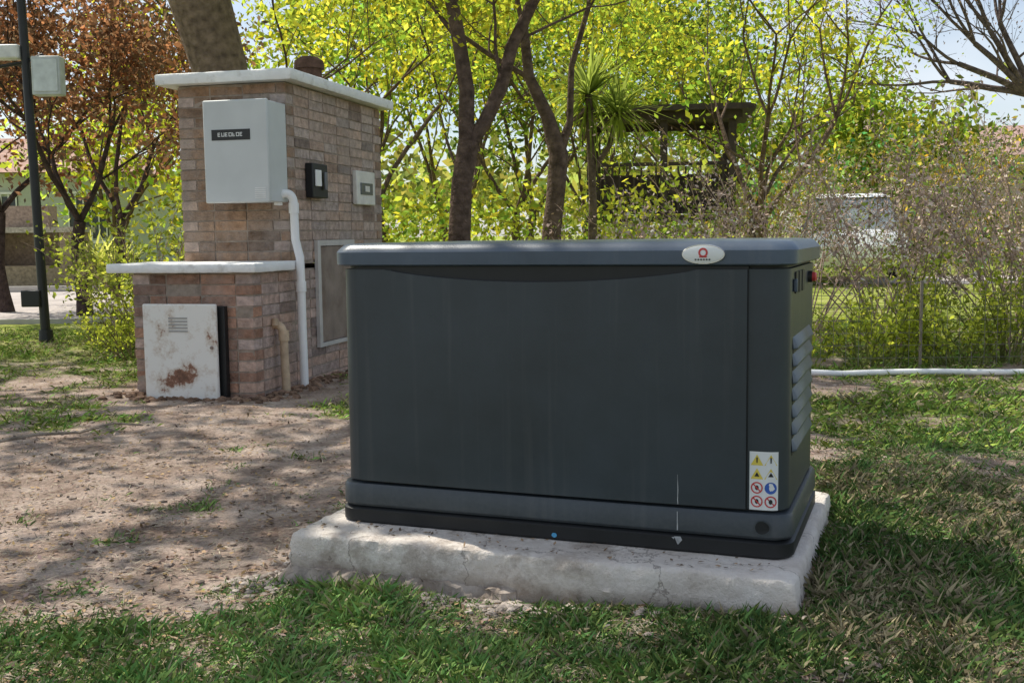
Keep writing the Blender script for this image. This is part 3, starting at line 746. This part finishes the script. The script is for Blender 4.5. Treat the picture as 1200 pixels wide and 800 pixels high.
bevelbox('gas_hatch_box', -0.62, -0.155, -0.045, -0.004, -0.03, 0.485, blackM, pil, 0.004)
bevelbox('gas_hatch_door', -0.638, -0.185, -0.085, -0.062, -0.06, 0.50, rust, pil, 0.008)
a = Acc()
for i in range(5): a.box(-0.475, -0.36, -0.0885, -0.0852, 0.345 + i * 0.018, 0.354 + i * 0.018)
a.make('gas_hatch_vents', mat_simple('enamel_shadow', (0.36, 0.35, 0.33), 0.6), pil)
a = Acc(); a.tube([(-0.215, -0.0855, 0.26), (-0.215, -0.095, 0.26)], [0.010, 0.008], 10); a.make('gas_hatch_lock', hatch, pil)

# ------------------------------------------------------------------ lamp post on left
lp = empty('lamp_post', (-3.98, 9.3, 0))
postM = mat_simple('post_black', (0.015, 0.016, 0.018), 0.5)
a = Acc(); a.tube([(0, 0, -0.05), (-0.04, 0, 2.0), (-0.10, 0, 4.6)], [0.040, 0.036, 0.033], 12); a.tube([(0, 0, -0.05), (0, 0, 0.10)], [0.065, 0.055], 12)
a.make('post', postM, lp, True)
bevelbox('junction_box', -0.17, -0.01, -0.07, 0.07, 0.30, 0.44, postM, lp, 0.01)
greyM = mat_simple('floodlight_grey', (0.50, 0.54, 0.54), 0.45)
bevelbox('floodlight_housing', 0.02, 0.26, -0.07, 0.05, 2.06, 2.38, greyM, lp, 0.012)
bevelbox('floodlight_glass', 0.04, 0.24, -0.078, -0.071, 2.09, 2.35, mat_simple('floodlight_lens', (0.6, 0.65, 0.65), 0.2), lp, 0.002)
bevelbox('camera_housing', -0.32, -0.08, -0.06, 0.06, 2.36, 2.48, mat_simple('camera_white', (0.7, 0.72, 0.72), 0.4), lp, 0.02)
a = Acc(); a.tube([(-0.3, 0, 2.3), (-0.05, 0, 2.34), (0.1, 0, 2.4)], [0.015] * 3, 8); a.make('bracket', postM, lp)

# ------------------------------------------------------------------ trees
def branch(acc, p, d, L, r, depth, tips, col, sides, spread=0.75, up=0.12, wob=0.16, kids=(2, 3), lr=0.72):
    pts = [p.copy()]; rad = [r]; n = 4
    for i in range(n):
        d = (d + Vector((R.uniform(-1, 1), R.uniform(-1, 1), R.uniform(-1, 1))) * wob + Vector((0, 0, up * 0.3))).normalized()
        p = p + d * L / n; pts.append(p.copy()); rad.append(r * (1 - 0.32 * (i + 1) / n))
    acc.tube(pts, rad, sides if depth > 1 else 4, col, cap=False)
    if depth <= 1: tips.append(pts[2])
    if depth == 0: tips.append(p); return
    for k in range(R.randint(*kids)):
        a_ = Vector((R.uniform(-1, 1), R.uniform(-1, 1), R.uniform(-0.6, 1)))
        nd = (d + a_ * spread).normalized()
        branch(acc, p, nd, L * lr * R.uniform(0.8, 1.2), rad[-1] * 0.72, depth - 1, tips, col, max(4, sides - 1), spread, up, wob, kids, lr)
    if depth > 1:
        q = pts[2]; nd = (d * 0.5 + Vector((R.uniform(-1, 1), R.uniform(-1, 1), R.uniform(0, 0.6)))).normalized()
        branch(acc, q, nd, L * lr * 0.8, rad[2] * 0.45, depth - 2, tips, col, 4, spread, up, wob, kids, lr)

def leafy_tree(name, x, y, h, col, r=0.12, depth=4, per=60, sigma=0.3, half=0.06, spread=0.8, trunk=0.3, bark=(0.13, 0.09, 0.065), low=None, kids=(2, 3), keep=1.0):
    e = empty(name, (x, y, 0)); a = Acc(); tips = []
    tl = h * trunk
    p = Vector((0, 0, -0.05)); pts = [p]; rad = [r * 1.35]
    for i in range(4):
        p = p + Vector((R.uniform(-0.05, 0.05) * h * 0.3, R.uniform(-0.05, 0.05) * h * 0.3, tl / 4)); pts.append(p); rad.append(r * (1.08 - 0.08 * i))
    a.tube(pts, rad, 9, bark, cap=False)
    L0 = h * (1 - trunk) * 0.36
    for k in range(3):
        an = k * 2.1 + R.uniform(0, 1); nd = Vector((math.cos(an) * 0.6, math.sin(an) * 0.6, 1)).normalized()
        branch(a, p, nd, L0 * R.uniform(0.85, 1.2), r * 0.5, depth - 1, tips, bark, 6, spread, kids=kids)
    a.make('trunk', barkM, e, True, 60)
    T = [tuple(t) for t in tips if (low is None or t.z > low) and R.random() < keep]
    P, c = clumps(T, sigma, per, col)
    P[:, 2] = np.maximum(P[:, 2], 0.15)
    leaves('crown', P, half, c, leafM, e, 0.5)
    return e

LIME = (0.27, 0.315, 0.045); MID = (0.16, 0.22, 0.04); DARK = (0.08, 0.12, 0.03)
bt = empty('large_shade_tree', (0, 0, 0)); a = Acc(); bc = (0.20, 0.15, 0.115)
a.tube([(-2.40, 10, -0.1), (-2.43, 10, 0.3), (-2.50, 10, 1.4), (-2.60, 10, 2.4), (-2.76, 9.9, 3.1), (-2.9, 9.7, 4.0)], [0.45, 0.34, 0.28, 0.245, 0.27, 0.25], 16, bc)
cl = []
for i in range(118):
    an = R.uniform(0, 2 * math.pi); rr = math.sqrt(R.random())
    c = Vector((-2.8 + 5.4 * rr * math.cos(an), 7.3 + 4.6 * rr * math.sin(an), 6.0 + R.uniform(-1.2, 1.4) - 0.8 * rr))
    if c.z < 0.86 + c.y * 0.24 + 0.8: c.z = 0.86 + c.y * 0.24 + 0.8 + R.random()
    cl.append(c)
hub = Vector((-2.9, 9.7, 4.0))
mains = []
for i in range(11):
    an = 2 * math.pi * i / 11 + R.uniform(-0.2, 0.2)
    e_ = Vector((-2.9 + 3.4 * math.cos(an), 7.8 + 3.2 * math.sin(an), 5.7 + R.uniform(-0.3, 0.6)))
    m1 = hub.lerp(e_, 0.35) + Vector((0, 0, 0.7)); m2 = hub.lerp(e_, 0.7) + Vector((R.uniform(-.3, .3), R.uniform(-.3, .3), 0.4))
    a.tube([hub, m1, m2, e_], [0.11, 0.075, 0.05, 0.025], 8, bc); mains += [m1, m2, e_]
for c in cl:
    q = min(mains, key=lambda m_: (m_ - c).length)
    a.tube([q, q.lerp(c, 0.5) + Vector((R.uniform(-.15, .15), R.uniform(-.15, .15), 0.1)), c], [0.025, 0.015, 0.008], 5, bc, cap=False)
a.make('trunk', barkM, bt, True, 60)
P, c = clumps([tuple(v) for v in cl], 0.27, 125, (0.22, 0.27, 0.04))
leaves('crown', P, 0.062, c, leafM, bt, 0.6)

ft = empty('forked_tree', (0, 9, 0)); a = Acc(); bc = (0.13, 0.09, 0.072)
a.tube([(-0.42, 0, -0.1), (-0.43, 0, 0.3), (-0.42, 0, 0.86), (-0.395, 0, 1.28), (-0.33, 0, 1.62)], [0.15, 0.11, 0.093, 0.085, 0.088], 10, bc)
a.tube([(-0.34, 0, 1.55), (-0.35, 0, 1.8), (-0.34, 0.02, 2.02), (-0.39, 0, 2.37), (-0.46, 0, 2.79), (-0.55, -0.1, 3.36), (-0.5, -0.2, 4.2)], [0.074, 0.066, 0.064, 0.058, 0.055, 0.05, 0.04], 9, bc)
a.tube([(-0.33, 0, 1.58), (-0.20, 0, 1.77), (-0.06, 0, 2.05), (0.03, 0, 2.37), (0.19, 0, 2.69), (0.38, 0, 3.05), (0.8, -0.1, 4.1)], [0.062, 0.058, 0.056, 0.052, 0.046, 0.042, 0.035], 9, bc)
tips = []
for (p, d, L_, r_) in (((-0.39, 0, 2.4), (-0.7, 0.2, 0.7), 0.7, 0.016), ((-0.06, 0, 2.1), (-0.3, -0.3, 1), 0.6, 0.016), ((0.19, 0, 2.69), (0.3, 0.3, 0.9), 0.7, 0.018), ((-0.5, -0.2, 4.2), (-0.4, 0, 1), 1.2, 0.04), ((-0.5, -0.2, 4.2), (0.4, 0.4, 1), 1.2, 0.035), ((0.8, -0.1, 4.1), (0.3, 0, 1), 1.2, 0.035), ((0.03, 0, 2.37), (0.8, 0.1, 0.6), 0.7, 0.014), ((-0.46, 0, 2.8), (-0.9, 0.2, 0.5), 0.8, 0.016)):
    branch(a, Vector(p), Vector(d).normalized(), L_, r_, 3, tips, bc, 5, 0.8)
a.make('trunk', barkM, ft, True, 60)
P, c = clumps([tuple(t) for t in tips if R.random() < 0.7], 0.16, 24, LIME)
leaves('crown', P, 0.032, c, leafM, ft, 0.5)

kt = empty('crooked_tree', (0, 11, 0)); a = Acc(); tips = []; kb = (0.12, 0.085, 0.068)
a.tube([(0.42, 0, -0.1), (0.41, 0, 0.86), (0.45, 0, 1.2), (0.49, 0, 1.64), (0.38, 0, 2.02), (0.2, 0, 2.41), (0.15, 0, 2.9)], [0.12, 0.10, 0.095, 0.10, 0.07, 0.055, 0.045], 9, kb)
a.tube([(0.49, 0, 1.62), (0.6, 0, 1.95), (0.62, 0, 2.5), (0.8, 0, 3.1)], [0.05, 0.035, 0.03, 0.025], 8, kb)
for p, d in (((0.15, 0, 2.9), (-0.3, 0, 1)), ((0.15, 0, 2.9), (0.3, 0.3, 1)), ((0.8, 0, 3.1), (0.3, 0, 1)), ((0.2, 0, 2.4), (-0.8, 0, 0.5))):
    branch(a, Vector(p), Vector(d).normalized(), 0.9, 0.03, 3, tips, kb, 5, 0.8)
a.make('trunk', barkM, kt, True, 60)
P, c = clumps([tuple(t) for t in tips], 0.2, 26, LIME)
leaves('crown', P, 0.034, c, leafM, kt, 0.5)

yt = empty('cabbage_palm', (0.88, 12, 0)); a = Acc()
a.tube([(0, 0, -0.1), (0.02, 0, 1.2), (-0.02, 0, 2.35)], [0.06, 0.045, 0.04], 8, (0.12, 0.09, 0.07))
a.tube([(0.0, 0, 1.5), (0.2, 0, 1.8), (0.3, 0, 2.15)], [0.035, 0.03, 0.03], 7, (0.12, 0.09, 0.07))
a.make('trunk', barkM, yt, True)
V = []; cc = []
for (c0, nn, ll) in ((Vector((-0.02, 0, 2.35)), 170, 0.75), (Vector((0.3, 0, 2.15)), 120, 0.6)):
    for i in range(nn):
        d = Vector((R.gauss(0, 1), R.gauss(0, 1), R.gauss(0.45, 0.9))).normalized(); l = ll * R.uniform(0.6, 1.1)
        side = d.cross(Vector((0, 0, 1)))
        if side.length < 0.1: side = Vector((1, 0, 0))
        side.normalize(); side *= 0.016
        m_ = c0 + d * l * 0.5; t_ = c0 + d * l + Vector((0, 0, -0.28 * l * (1 - max(0, d.z) * 0.6)))
        V += [c0 - side * 0.5, c0 + side * 0.5, m_ + side, m_ - side, m_ - side, m_ + side, t_ + side * 0.1, t_ - side * 0.1]
        k_ = R.uniform(0.6, 1.3); cc += [(0.15 * k_, 0.20 * k_, 0.06 * k_)] * 2
obj_np('fronds', np.array([tuple(v) for v in V]), 4, np.array(cc), leafM, yt)

for (x, y, h, col, per, lo, kp) in (
    (-3.7, 14.5, 5.6, LIME, 40, None, 0.65), (-1.7, 15.5, 6.2, LIME, 42, None, 0.7), (0.1, 17.5, 5.6, LIME, 42, None, 0.75), (1.6, 22.5, 6.2, (0.2, 0.26, 0.04), 44, None, 0.85),
    (4.0, 18.5, 5.8, LIME, 38, 2.7, 0.75), (4.2, 25.0, 6.5, MID, 46, None, 0.85), (-1.0, 21.0, 7.0, MID, 46, None, 0.85), (3.1, 13.4, 4.6, LIME, 20, 1.7, 0.5)):
    leafy_tree('leafy_tree', x, y, h, col, r=0.075, depth=4, per=per, sigma=0.26, half=0.048, trunk=0.22, spread=0.95, low=lo, keep=kp)
for (x, y, h, col, lo) in ((-9.8, 27, 5.5, LIME, None), (-4.2, 27, 8.0, MID, None), (0.5, 30, 8.5, DARK, None), (6.5, 29, 7.0, MID, None), (3.4, 33, 8.5, DARK, None), (10.2, 31, 4.6, MID, None), (-1.8, 33, 9, MID, None)):
    leafy_tree('background_tree', x, y, h, col, r=0.13, depth=4, per=34, sigma=0.48, half=0.115, trunk=0.16, spread=0.95, low=lo, keep=0.85)
for (x, y, h) in ((-4.85, 12.4, 4.3), (-6.1, 13.2, 4.8), (-5.6, 15.5, 4.6)):
    leafy_tree('plum_tree', x, y, h, (0.15, 0.09, 0.075), r=0.075, depth=4, per=48, sigma=0.25, half=0.042, trunk=0.26, spread=0.95, bark=(0.07, 0.05, 0.045))
cl = []
for i in range(340):
    x = R.uniform(-60, 60); y = R.uniform(50, 75); cl.append((x, y, abs(R.gauss(0, 1)) * 2.0 + 0.6 + 2.2 * vnoise(x, y, 0.08)))
P, c = clumps(cl, 1.3, 55, (0.16, 0.19, 0.07), 0.45); P[:, 2] = np.abs(P[:, 2])
leaves('distant_trees', P, 0.36, c, leafM, None, 0.6)
cl = []
for i in range(200):
    x = R.uniform(-5.0, 2.4); y = R.uniform(13.0, 19); cl.append((x, y, R.uniform(0.1, 1.4)))
P, c = clumps(cl, 0.34, 52, (0.19, 0.24, 0.042), 0.55); P[:, 2] = np.abs(P[:, 2])
leaves('undergrowth', P, 0.05, c, leafM, None, 0.5)
cl = []
for i in range(240):
    x = R.uniform(4.2, 15.0); y = R.uniform(20.5, 24.0); top = 2.1 + 1.0 * float(vnoise(x, 3.0, 0.7)); cl.append((x, y, R.uniform(0.2, top)))
P, c = clumps(cl, 0.36, 52, (0.20, 0.22, 0.07), 0.5, 0.28); P[:, 2] = np.abs(P[:, 2])
leaves('garden_hedge', P, 0.065, c, leafM, None, 0.5)

br = empty('bare_tree', (9.1, 18, 0)); a = Acc(); tips = []; bb = (0.13, 0.10, 0.09)
a.tube([(0, 0, -0.1), (-0.1, 0, 1.2), (-0.35, 0, 2.3), (-0.6, 0, 3.0)], [0.22, 0.17, 0.14, 0.12], 10, bb)
for d in ((-1.0, 0.1, 0.5), (-0.5, 0.3, 1), (0.5, 0, 1), (-0.9, -0.3, 0.9), (-1.2, 0.2, 0.25), (-1.0, 0.0, 0.8)):
    branch(a, Vector((-0.6, 0, 3.0)), Vector(d).normalized(), 1.3, 0.06, 5, tips, bb, 6, 0.7, up=0.05, lr=0.75)
a.make('trunk', barkM, br, True, 60)
P, c = clumps([tuple(t) for t in tips if R.random() < 0.4], 0.15, 4, (0.26, 0.18, 0.13))
leaves('buds', P, 0.025, c, leafDry, br, 0.5)

def shrub(name, x, y, h, spread, nst, leafcol, twigcol, nleaf=6, half=0.016, sg=0.05, green=None):
    e = empty(name, (x, y, float(gz(x, y)))); a = Acc(); L_ = []; C_ = []
    for i in range(nst):
        an = R.uniform(0, 2 * math.pi); rr = R.random() * 0.2
        p = Vector((math.cos(an) * rr, math.sin(an) * rr * 0.6, -0.02)); lean = R.uniform(0.05, spread)
        d = Vector((math.cos(an) * lean, math.sin(an) * lean, 1)).normalized(); pts = [p.copy()]; l = h * R.uniform(0.6, 1.15)
        for s in range(7):
            d = (d + Vector((R.uniform(-1, 1), R.uniform(-1, 1), R.uniform(-0.5, 0.3))) * 0.14 + Vector((math.cos(an), math.sin(an), -0.3)) * 0.05 * spread).normalized()
            p = p + d * l / 7; pts.append(p.copy())
            if s > 1:
                for t in range(R.randint(1, 3)):
                    dd = (d + Vector((R.uniform(-1, 1), R.uniform(-1, 1), R.uniform(-0.5, 0.8))) * 0.9).normalized(); tl = R.uniform(0.12, 0.34) * h * 0.6
                    q1 = p + dd * tl * 0.5 + Vector((0, 0, 0.01)); q2 = p + dd * tl + Vector((0, 0, R.uniform(-0.03, 0.03)))
                    a.tube([p, q1, q2], [0.0028, 0.002, 0.0012], 3, twigcol, cap=False)
                    for k in range(nleaf):
                        w_ = R.random(); q = p.lerp(q2, w_); L_.append((q.x + R.gauss(0, sg), q.y + R.gauss(0, sg), max(0.02, q.z + R.gauss(0, sg))))
                        k_ = R.uniform(0.5, 1.5); lc = leafcol if (green is None or R.random() > green) else (0.27, 0.33, 0.06)
                        C_.append([c_ * k_ for c_ in lc])
        a.tube(pts, [0.0065 * (1 - 0.1 * s) for s in range(8)], 4, twigcol, cap=False)
    a.make('stems', barkM, e)
    leaves('foliage', np.array(L_), half, np.clip(np.array(C_), 0, 0.42 if (green or 0) >= 0.5 else 0.65), leafDry if green is None or green < 0.5 else leafM, e, 0.55)
PINK = (0.56, 0.41, 0.34); TW = (0.40, 0.29, 0.24)
for (x, y, h, sp, n_, g_) in ((1.5, 8.8, 1.35, 0.9, 15, 0.25), (2.2, 8.4, 1.55, 0.9, 17, 0.2), (2.85, 8.0, 1.5, 0.8, 18, 0.2), (3.5, 7.6, 1.65, 0.8, 20, 0.2), (4.1, 8.3, 1.85, 0.8, 20, 0.2),
                      (4.6, 9.8, 2.05, 0.9, 20, 0.15), (3.4, 10.2, 2.0, 0.9, 20, 0.25), (2.3, 10.6, 2.05, 0.9, 20, 0.35), (0.9, 9.6, 1.15, 0.9, 14, 0.25), (0.3, 9.3, 1.05, 1.0, 12, 0.25), (2.9, 12.2, 2.2, 0.9, 20, 0.3), (4.4, 12.0, 2.2, 1.0, 20, 0.25), (5.6, 12.5, 2.2, 1.0, 20, 0.2)):
    shrub('dry_shrub', x, y, h, sp, n_, PINK, TW, 8, 0.018, 0.055, g_)
for (x, y, h) in ((2.35, 7.1, 0.5), (2.9, 7.05, 0.5), (3.25, 7.2, 0.7), (3.65, 7.05, 0.5), (1.9, 7.2, 0.35), (3.0, 7.6, 0.7)):
    shrub('green_weed_clump', x, y, h, 0.8, 16, (0.22, 0.29, 0.06), (0.2, 0.22, 0.07), 6, 0.018, 0.03, 0.9)
for (x, y, h) in ((-3.1, 9.2, 1.15), (-2.75, 8.6, 0.85)):
    shrub('garden_shrub', x, y, h, 0.8, 22, (0.13, 0.16, 0.055), TW, 7, 0.022, 0.06, 0.5)
for (x, y, h) in ((-2.75, 7.9, 0.45), (-3.0, 8.4, 0.4)):
    shrub('weed_clump', x, y, h, 1.0, 16, (0.17, 0.22, 0.06), (0.22, 0.18, 0.1), 5, 0.016, 0.04, 0.9)
V = []; cc = []
for i in range(90):
    an = R.uniform(0, 2 * math.pi); el = R.uniform(0.3, 1.3); l = R.uniform(0.5, 0.9)
    d = Vector((math.cos(an) * math.cos(el), math.sin(an) * math.cos(el), math.sin(el))); s_ = Vector((-math.sin(an), math.cos(an), 0)) * 0.022
    m_ = d * l * 0.55; t_ = d * l + Vector((0, 0, -0.12))
    V += [-s_ * .6, s_ * .6, m_ + s_, m_ - s_, m_ - s_, m_ + s_, t_ + s_ * .1, t_ - s_ * .1]; k_ = R.uniform(0.7, 1.3); cc += [(0.3 * k_, 0.33 * k_, 0.12 * k_)] * 2
o = obj_np('yucca_plant', np.array([tuple(v) for v in V]), 4, np.array(cc), leafM); o.location = (-7.9, 20.6, 0.1); o.scale = (1.5, 1.5, 1.5)
o2 = bpy.data.objects.new('yucca_plant', o.data); o2.location = (-7.2, 20.0, 0.1); o2.rotation_euler = (0, 0, 1); o2.scale = (1.3, 1.3, 1.3); COL.objects.link(o2)

# ------------------------------------------------------------------ border pipe and wire fence on right
a = Acc(); pts = []
for i in range(26):
    x = 1.0 + i * 0.2; y = 6.62 - 0.03 * i * 0.2 + 0.02 * math.sin(i * 0.9); pts.append((x, y, float(gz(x, y)) + 0.028))
a.tube(pts, [0.019] * len(pts), 10)
a.make('white_border_pipe', pvcM, None, True)
wf = empty('wire_fence', (0, 0, 0)); a = Acc()
for k in range(7):
    a.box(1.0, 6.0, 6.899, 6.901, 0.05 + k * 0.08, 0.0525 + k * 0.08)
for k in range(62): a.box(1.0 + k * 0.08, 1.0025 + k * 0.08, 6.902, 6.904, 0.0, 0.53)
a.make('mesh', mat_simple('fence_wire', (0.2, 0.18, 0.17), 0.6, 0.3), wf)
a = Acc()
for x in (1.0, 2.6, 4.2, 5.8): a.box(x - 0.008, x + 0.008, 6.91, 6.926, -0.05, 0.54)
a.make('posts', mat_simple('fence_post', (0.3, 0.25, 0.2), 0.8), wf)

# ------------------------------------------------------------------ wooden shelter
ws = empty('wooden_shelter', (2.6, 19, 0), math.radians(-8)); wd = mat_simple('dark_timber', (0.05, 0.035, 0.027), 0.8, 0, 0.3, 8, 0.4, 30)
a = Acc()
for x in (-1.15, 0.05, 1.15):
    for y in (-0.9, 0.9): a.box(x - 0.06, x + 0.06, y - 0.06, y + 0.06, 0, 2.68)
a.box(-1.3, 1.3, -1.05, -0.97, 2.68, 2.80); a.box(-1.3, 1.3, 0.97, 1.05, 2.68, 2.80)
a.box(-1.25, 1.25, -0.965, 0.965, 1.05, 1.15)
for z in (1.5, 1.95): a.box(-1.08, -0.02, -0.93, -0.88, z, z + 0.06); a.box(0.12, 1.08, -0.93, -0.88, z, z + 0.06)
for k in range(18):
    x = -1.05 + k * 0.12
    if abs(x - 0.05) > 0.08: a.box(x, x + 0.03, -0.92, -0.89, 1.16, 1.94)
a.box(-1.08, 1.08, 0.86, 0.90, 1.2, 1.9)
a.make('frame', wd, ws)
a = Acc()
a.v = [Vector(v) for v in ((-1.5, -1.25, 2.81), (1.5, -1.25, 2.81), (1.5, 1.25, 2.81), (-1.5, 1.25, 2.81), (-1.5, -1.25, 2.9), (1.5, -1.25, 2.9), (1.5, 1.25, 3.05), (-1.5, 1.25, 3.05))]
a.c = [(1, 1, 1)] * 8; a.f = [(0, 3, 2, 1), (4, 5, 6, 7), (0, 1, 5, 4), (1, 2, 6, 5), (2, 3, 7, 6), (3, 0, 4, 7)]
a.make('roof', wd, ws)

# ------------------------------------------------------------------ houses
def house(name, x, y, rz, w_, d_, h_, rh, wall, roofc):
    e = empty(name, (x, y, 0), rz)
    wm = mat_simple(name + '_wall', wall, 0.9, 0, 0.12, 2, 0.3, 20); rm = mat_simple(name + '_tiles', roofc, 0.9, 0, 0.3, 6, 0.8, 15)
    bevelbox('walls', -w_ / 2, w_ / 2, -d_ / 2, d_ / 2, 0, h_, wm, e, 0.01)
    o_ = 0.45; V = [(-w_ / 2 - o_, -d_ / 2 - o_, h_ + 0.003), (w_ / 2 + o_, -d_ / 2 - o_, h_ + 0.003), (w_ / 2 + o_, d_ / 2 + o_, h_ + 0.003), (-w_ / 2 - o_, d_ / 2 + o_, h_ + 0.003), (-w_ / 2 + d_ * 0.35, 0, h_ + rh), (w_ / 2 - d_ * 0.35, 0, h_ + rh)]
    obj_from('roof', V, [(0, 3, 2, 1), (0, 1, 5, 4), (1, 2, 5), (2, 3, 4, 5), (3, 0, 4)], rm, e)
    a = Acc(); b_ = Acc(); n_ = int(w_ // 2.2)
    for i in range(n_):
        xx = -w_ / 2 + (i + 0.5) * w_ / n_
        a.box(xx - 0.5, xx + 0.5, -d_ / 2 - 0.02, -d_ / 2 - 0.003, 0.9, 2.0)
        for q in range(6): b_.box(xx - 0.5 + q * 0.19, xx - 0.47 + q * 0.19, -d_ / 2 - 0.06, -d_ / 2 - 0.03, 0.85, 2.05)
        b_.box(xx - 0.56, xx + 0.56, -d_ / 2 - 0.07, -d_ / 2 - 0.003, 0.76, 0.84); b_.box(xx - 0.56, xx + 0.56, -d_ / 2 - 0.07, -d_ / 2 - 0.003, 2.06, 2.12)
    a.make('windows', mat_simple(name + '_glass', (0.05, 0.06, 0.07), 0.15), e); b_.make('window_bars', pvcM, e)
    return e
house('green_house', -14.8, 32, math.radians(6), 9, 7, 2.6, 1.2, (0.50, 0.54, 0.46), (0.42, 0.26, 0.20))
house('brick_house', 17.5, 36, math.radians(-5), 11, 7, 3.0, 1.2, (0.5, 0.38, 0.31), (0.40, 0.26, 0.22))
bq = empty('brick_barbecue', (-9.0, 20.5, 0), 0.1); a = Acc(); cb = (0.34, 0.26, 0.2)
a.box(-1.0, -0.7, -0.5, 0.5, 0, 1.0, cb); a.box(0.7, 1.0, -0.5, 0.5, 0, 1.0, cb); a.box(-0.697, 0.697, 0.3, 0.5, 0, 1.0, cb); a.box(-0.697, 0.697, -0.48, 0.297, 0.0, 0.4, cb)
a.box(-1.06, 1.06, -0.56, 0.56, 1.003, 1.10, (0.45, 0.4, 0.34)); a.box(-0.4, 0.4, -0.1, 0.45, 1.103, 1.5, cb)
a.make('body', stoneM, bq)
asph = mat_simple('road_concrete', (0.50, 0.45, 0.42), 0.9, 0, 0.12, 3, 0.4, 25, 0.2, dirt=(0.34, 0.3, 0.28), dscale=1.2)
a = Acc()
a.box(-60, -3.7, 11.4, 18.2, -0.2, 0.006)
a.make('road', asph)
a = Acc(); a.box(-60, -3.7, 11.27, 11.397, -0.1, 0.05); a.box(-60, -3.7, 18.203, 18.33, -0.1, 0.10); a.make('kerb', mat_simple('kerb_concrete', (0.42, 0.4, 0.37), 0.9, 0, 0.15, 4), None)
a = Acc(); a.box(5.5, 80, 17.2, 20.0, -0.2, 0.008); a.make('road', asph)

# ------------------------------------------------------------------ parked car (far, behind the shrubs)
car = empty('parked_car', (5.75, 18.6, 0), math.radians(74))
cw = mat_simple('car_white_paint', (0.88, 0.89, 0.90), 0.2, 0.0, 0.02, 3); gl = mat_simple('car_glass', (0.16, 0.19, 0.21), 0.05, 0.0, 0.1, 3, spec=1.0)
secs = [(-2.05, 0.45, 0.62, 0.74), (-1.95, 0.32, 0.80, 0.82), (-1.2, 0.28, 0.88, 0.86), (-0.3, 0.28, 0.90, 0.86), (0.8, 0.28, 0.92, 0.86), (1.7, 0.30, 0.93, 0.84), (2.02, 0.38, 0.88, 0.78), (2.1, 0.5, 0.7, 0.72)]
V = []; F = []; n = 12
for (x, zl, zh, hw) in secs:
    for i in range(n):
        t = 2 * math.pi * (i + 0.5) / n; cxx = math.copysign(abs(math.cos(t)) ** 0.4, math.cos(t)); szz = math.copysign(abs(math.sin(t)) ** 0.4, math.sin(t))
        V.append((x, cxx * hw, (zl + zh) / 2 + szz * (zh - zl) / 2))
for s in range(len(secs) - 1):
    for i in range(n): F.append((s * n + i, s * n + (i + 1) % n, (s + 1) * n + (i + 1) % n, (s + 1) * n + i))
F.append(tuple(range(n))); F.append(tuple((len(secs) - 1) * n + i for i in range(n)))
obj_from('body', V, F, cw, car, None, True, 40)
def hexa(name, b4, t4, mat):
    return obj_from(name, b4 + t4, [(0, 3, 2, 1), (4, 5, 6, 7), (0, 1, 5, 4), (1, 2, 6, 5), (2, 3, 7, 6), (3, 0, 4, 7)], mat, car)
hexa('cabin_glass', [(-1.15, -0.76, 0.88), (1.6, -0.76, 0.9), (1.6, 0.76, 0.9), (-1.15, 0.76, 0.88)], [(-0.35, -0.6, 1.40), (1.1, -0.6, 1.40), (1.1, 0.6, 1.40), (-0.35, 0.6, 1.40)], gl)
hexa('roof', [(-0.40, -0.63, 1.403), (1.15, -0.63, 1.403), (1.15, 0.63, 1.403), (-0.40, 0.63, 1.403)], [(-0.25, -0.5, 1.47), (1.0, -0.5, 1.47), (1.0, 0.5, 1.47), (-0.25, 0.5, 1.47)], cw)
a = Acc()
for x in (-1.3, 1.3):
    for y in (-0.87, 0.70): a.tube([(x, y, 0.31), (x, y + 0.17, 0.31)], [0.31, 0.31], 20)
a.make('wheels', blackM, car, True)
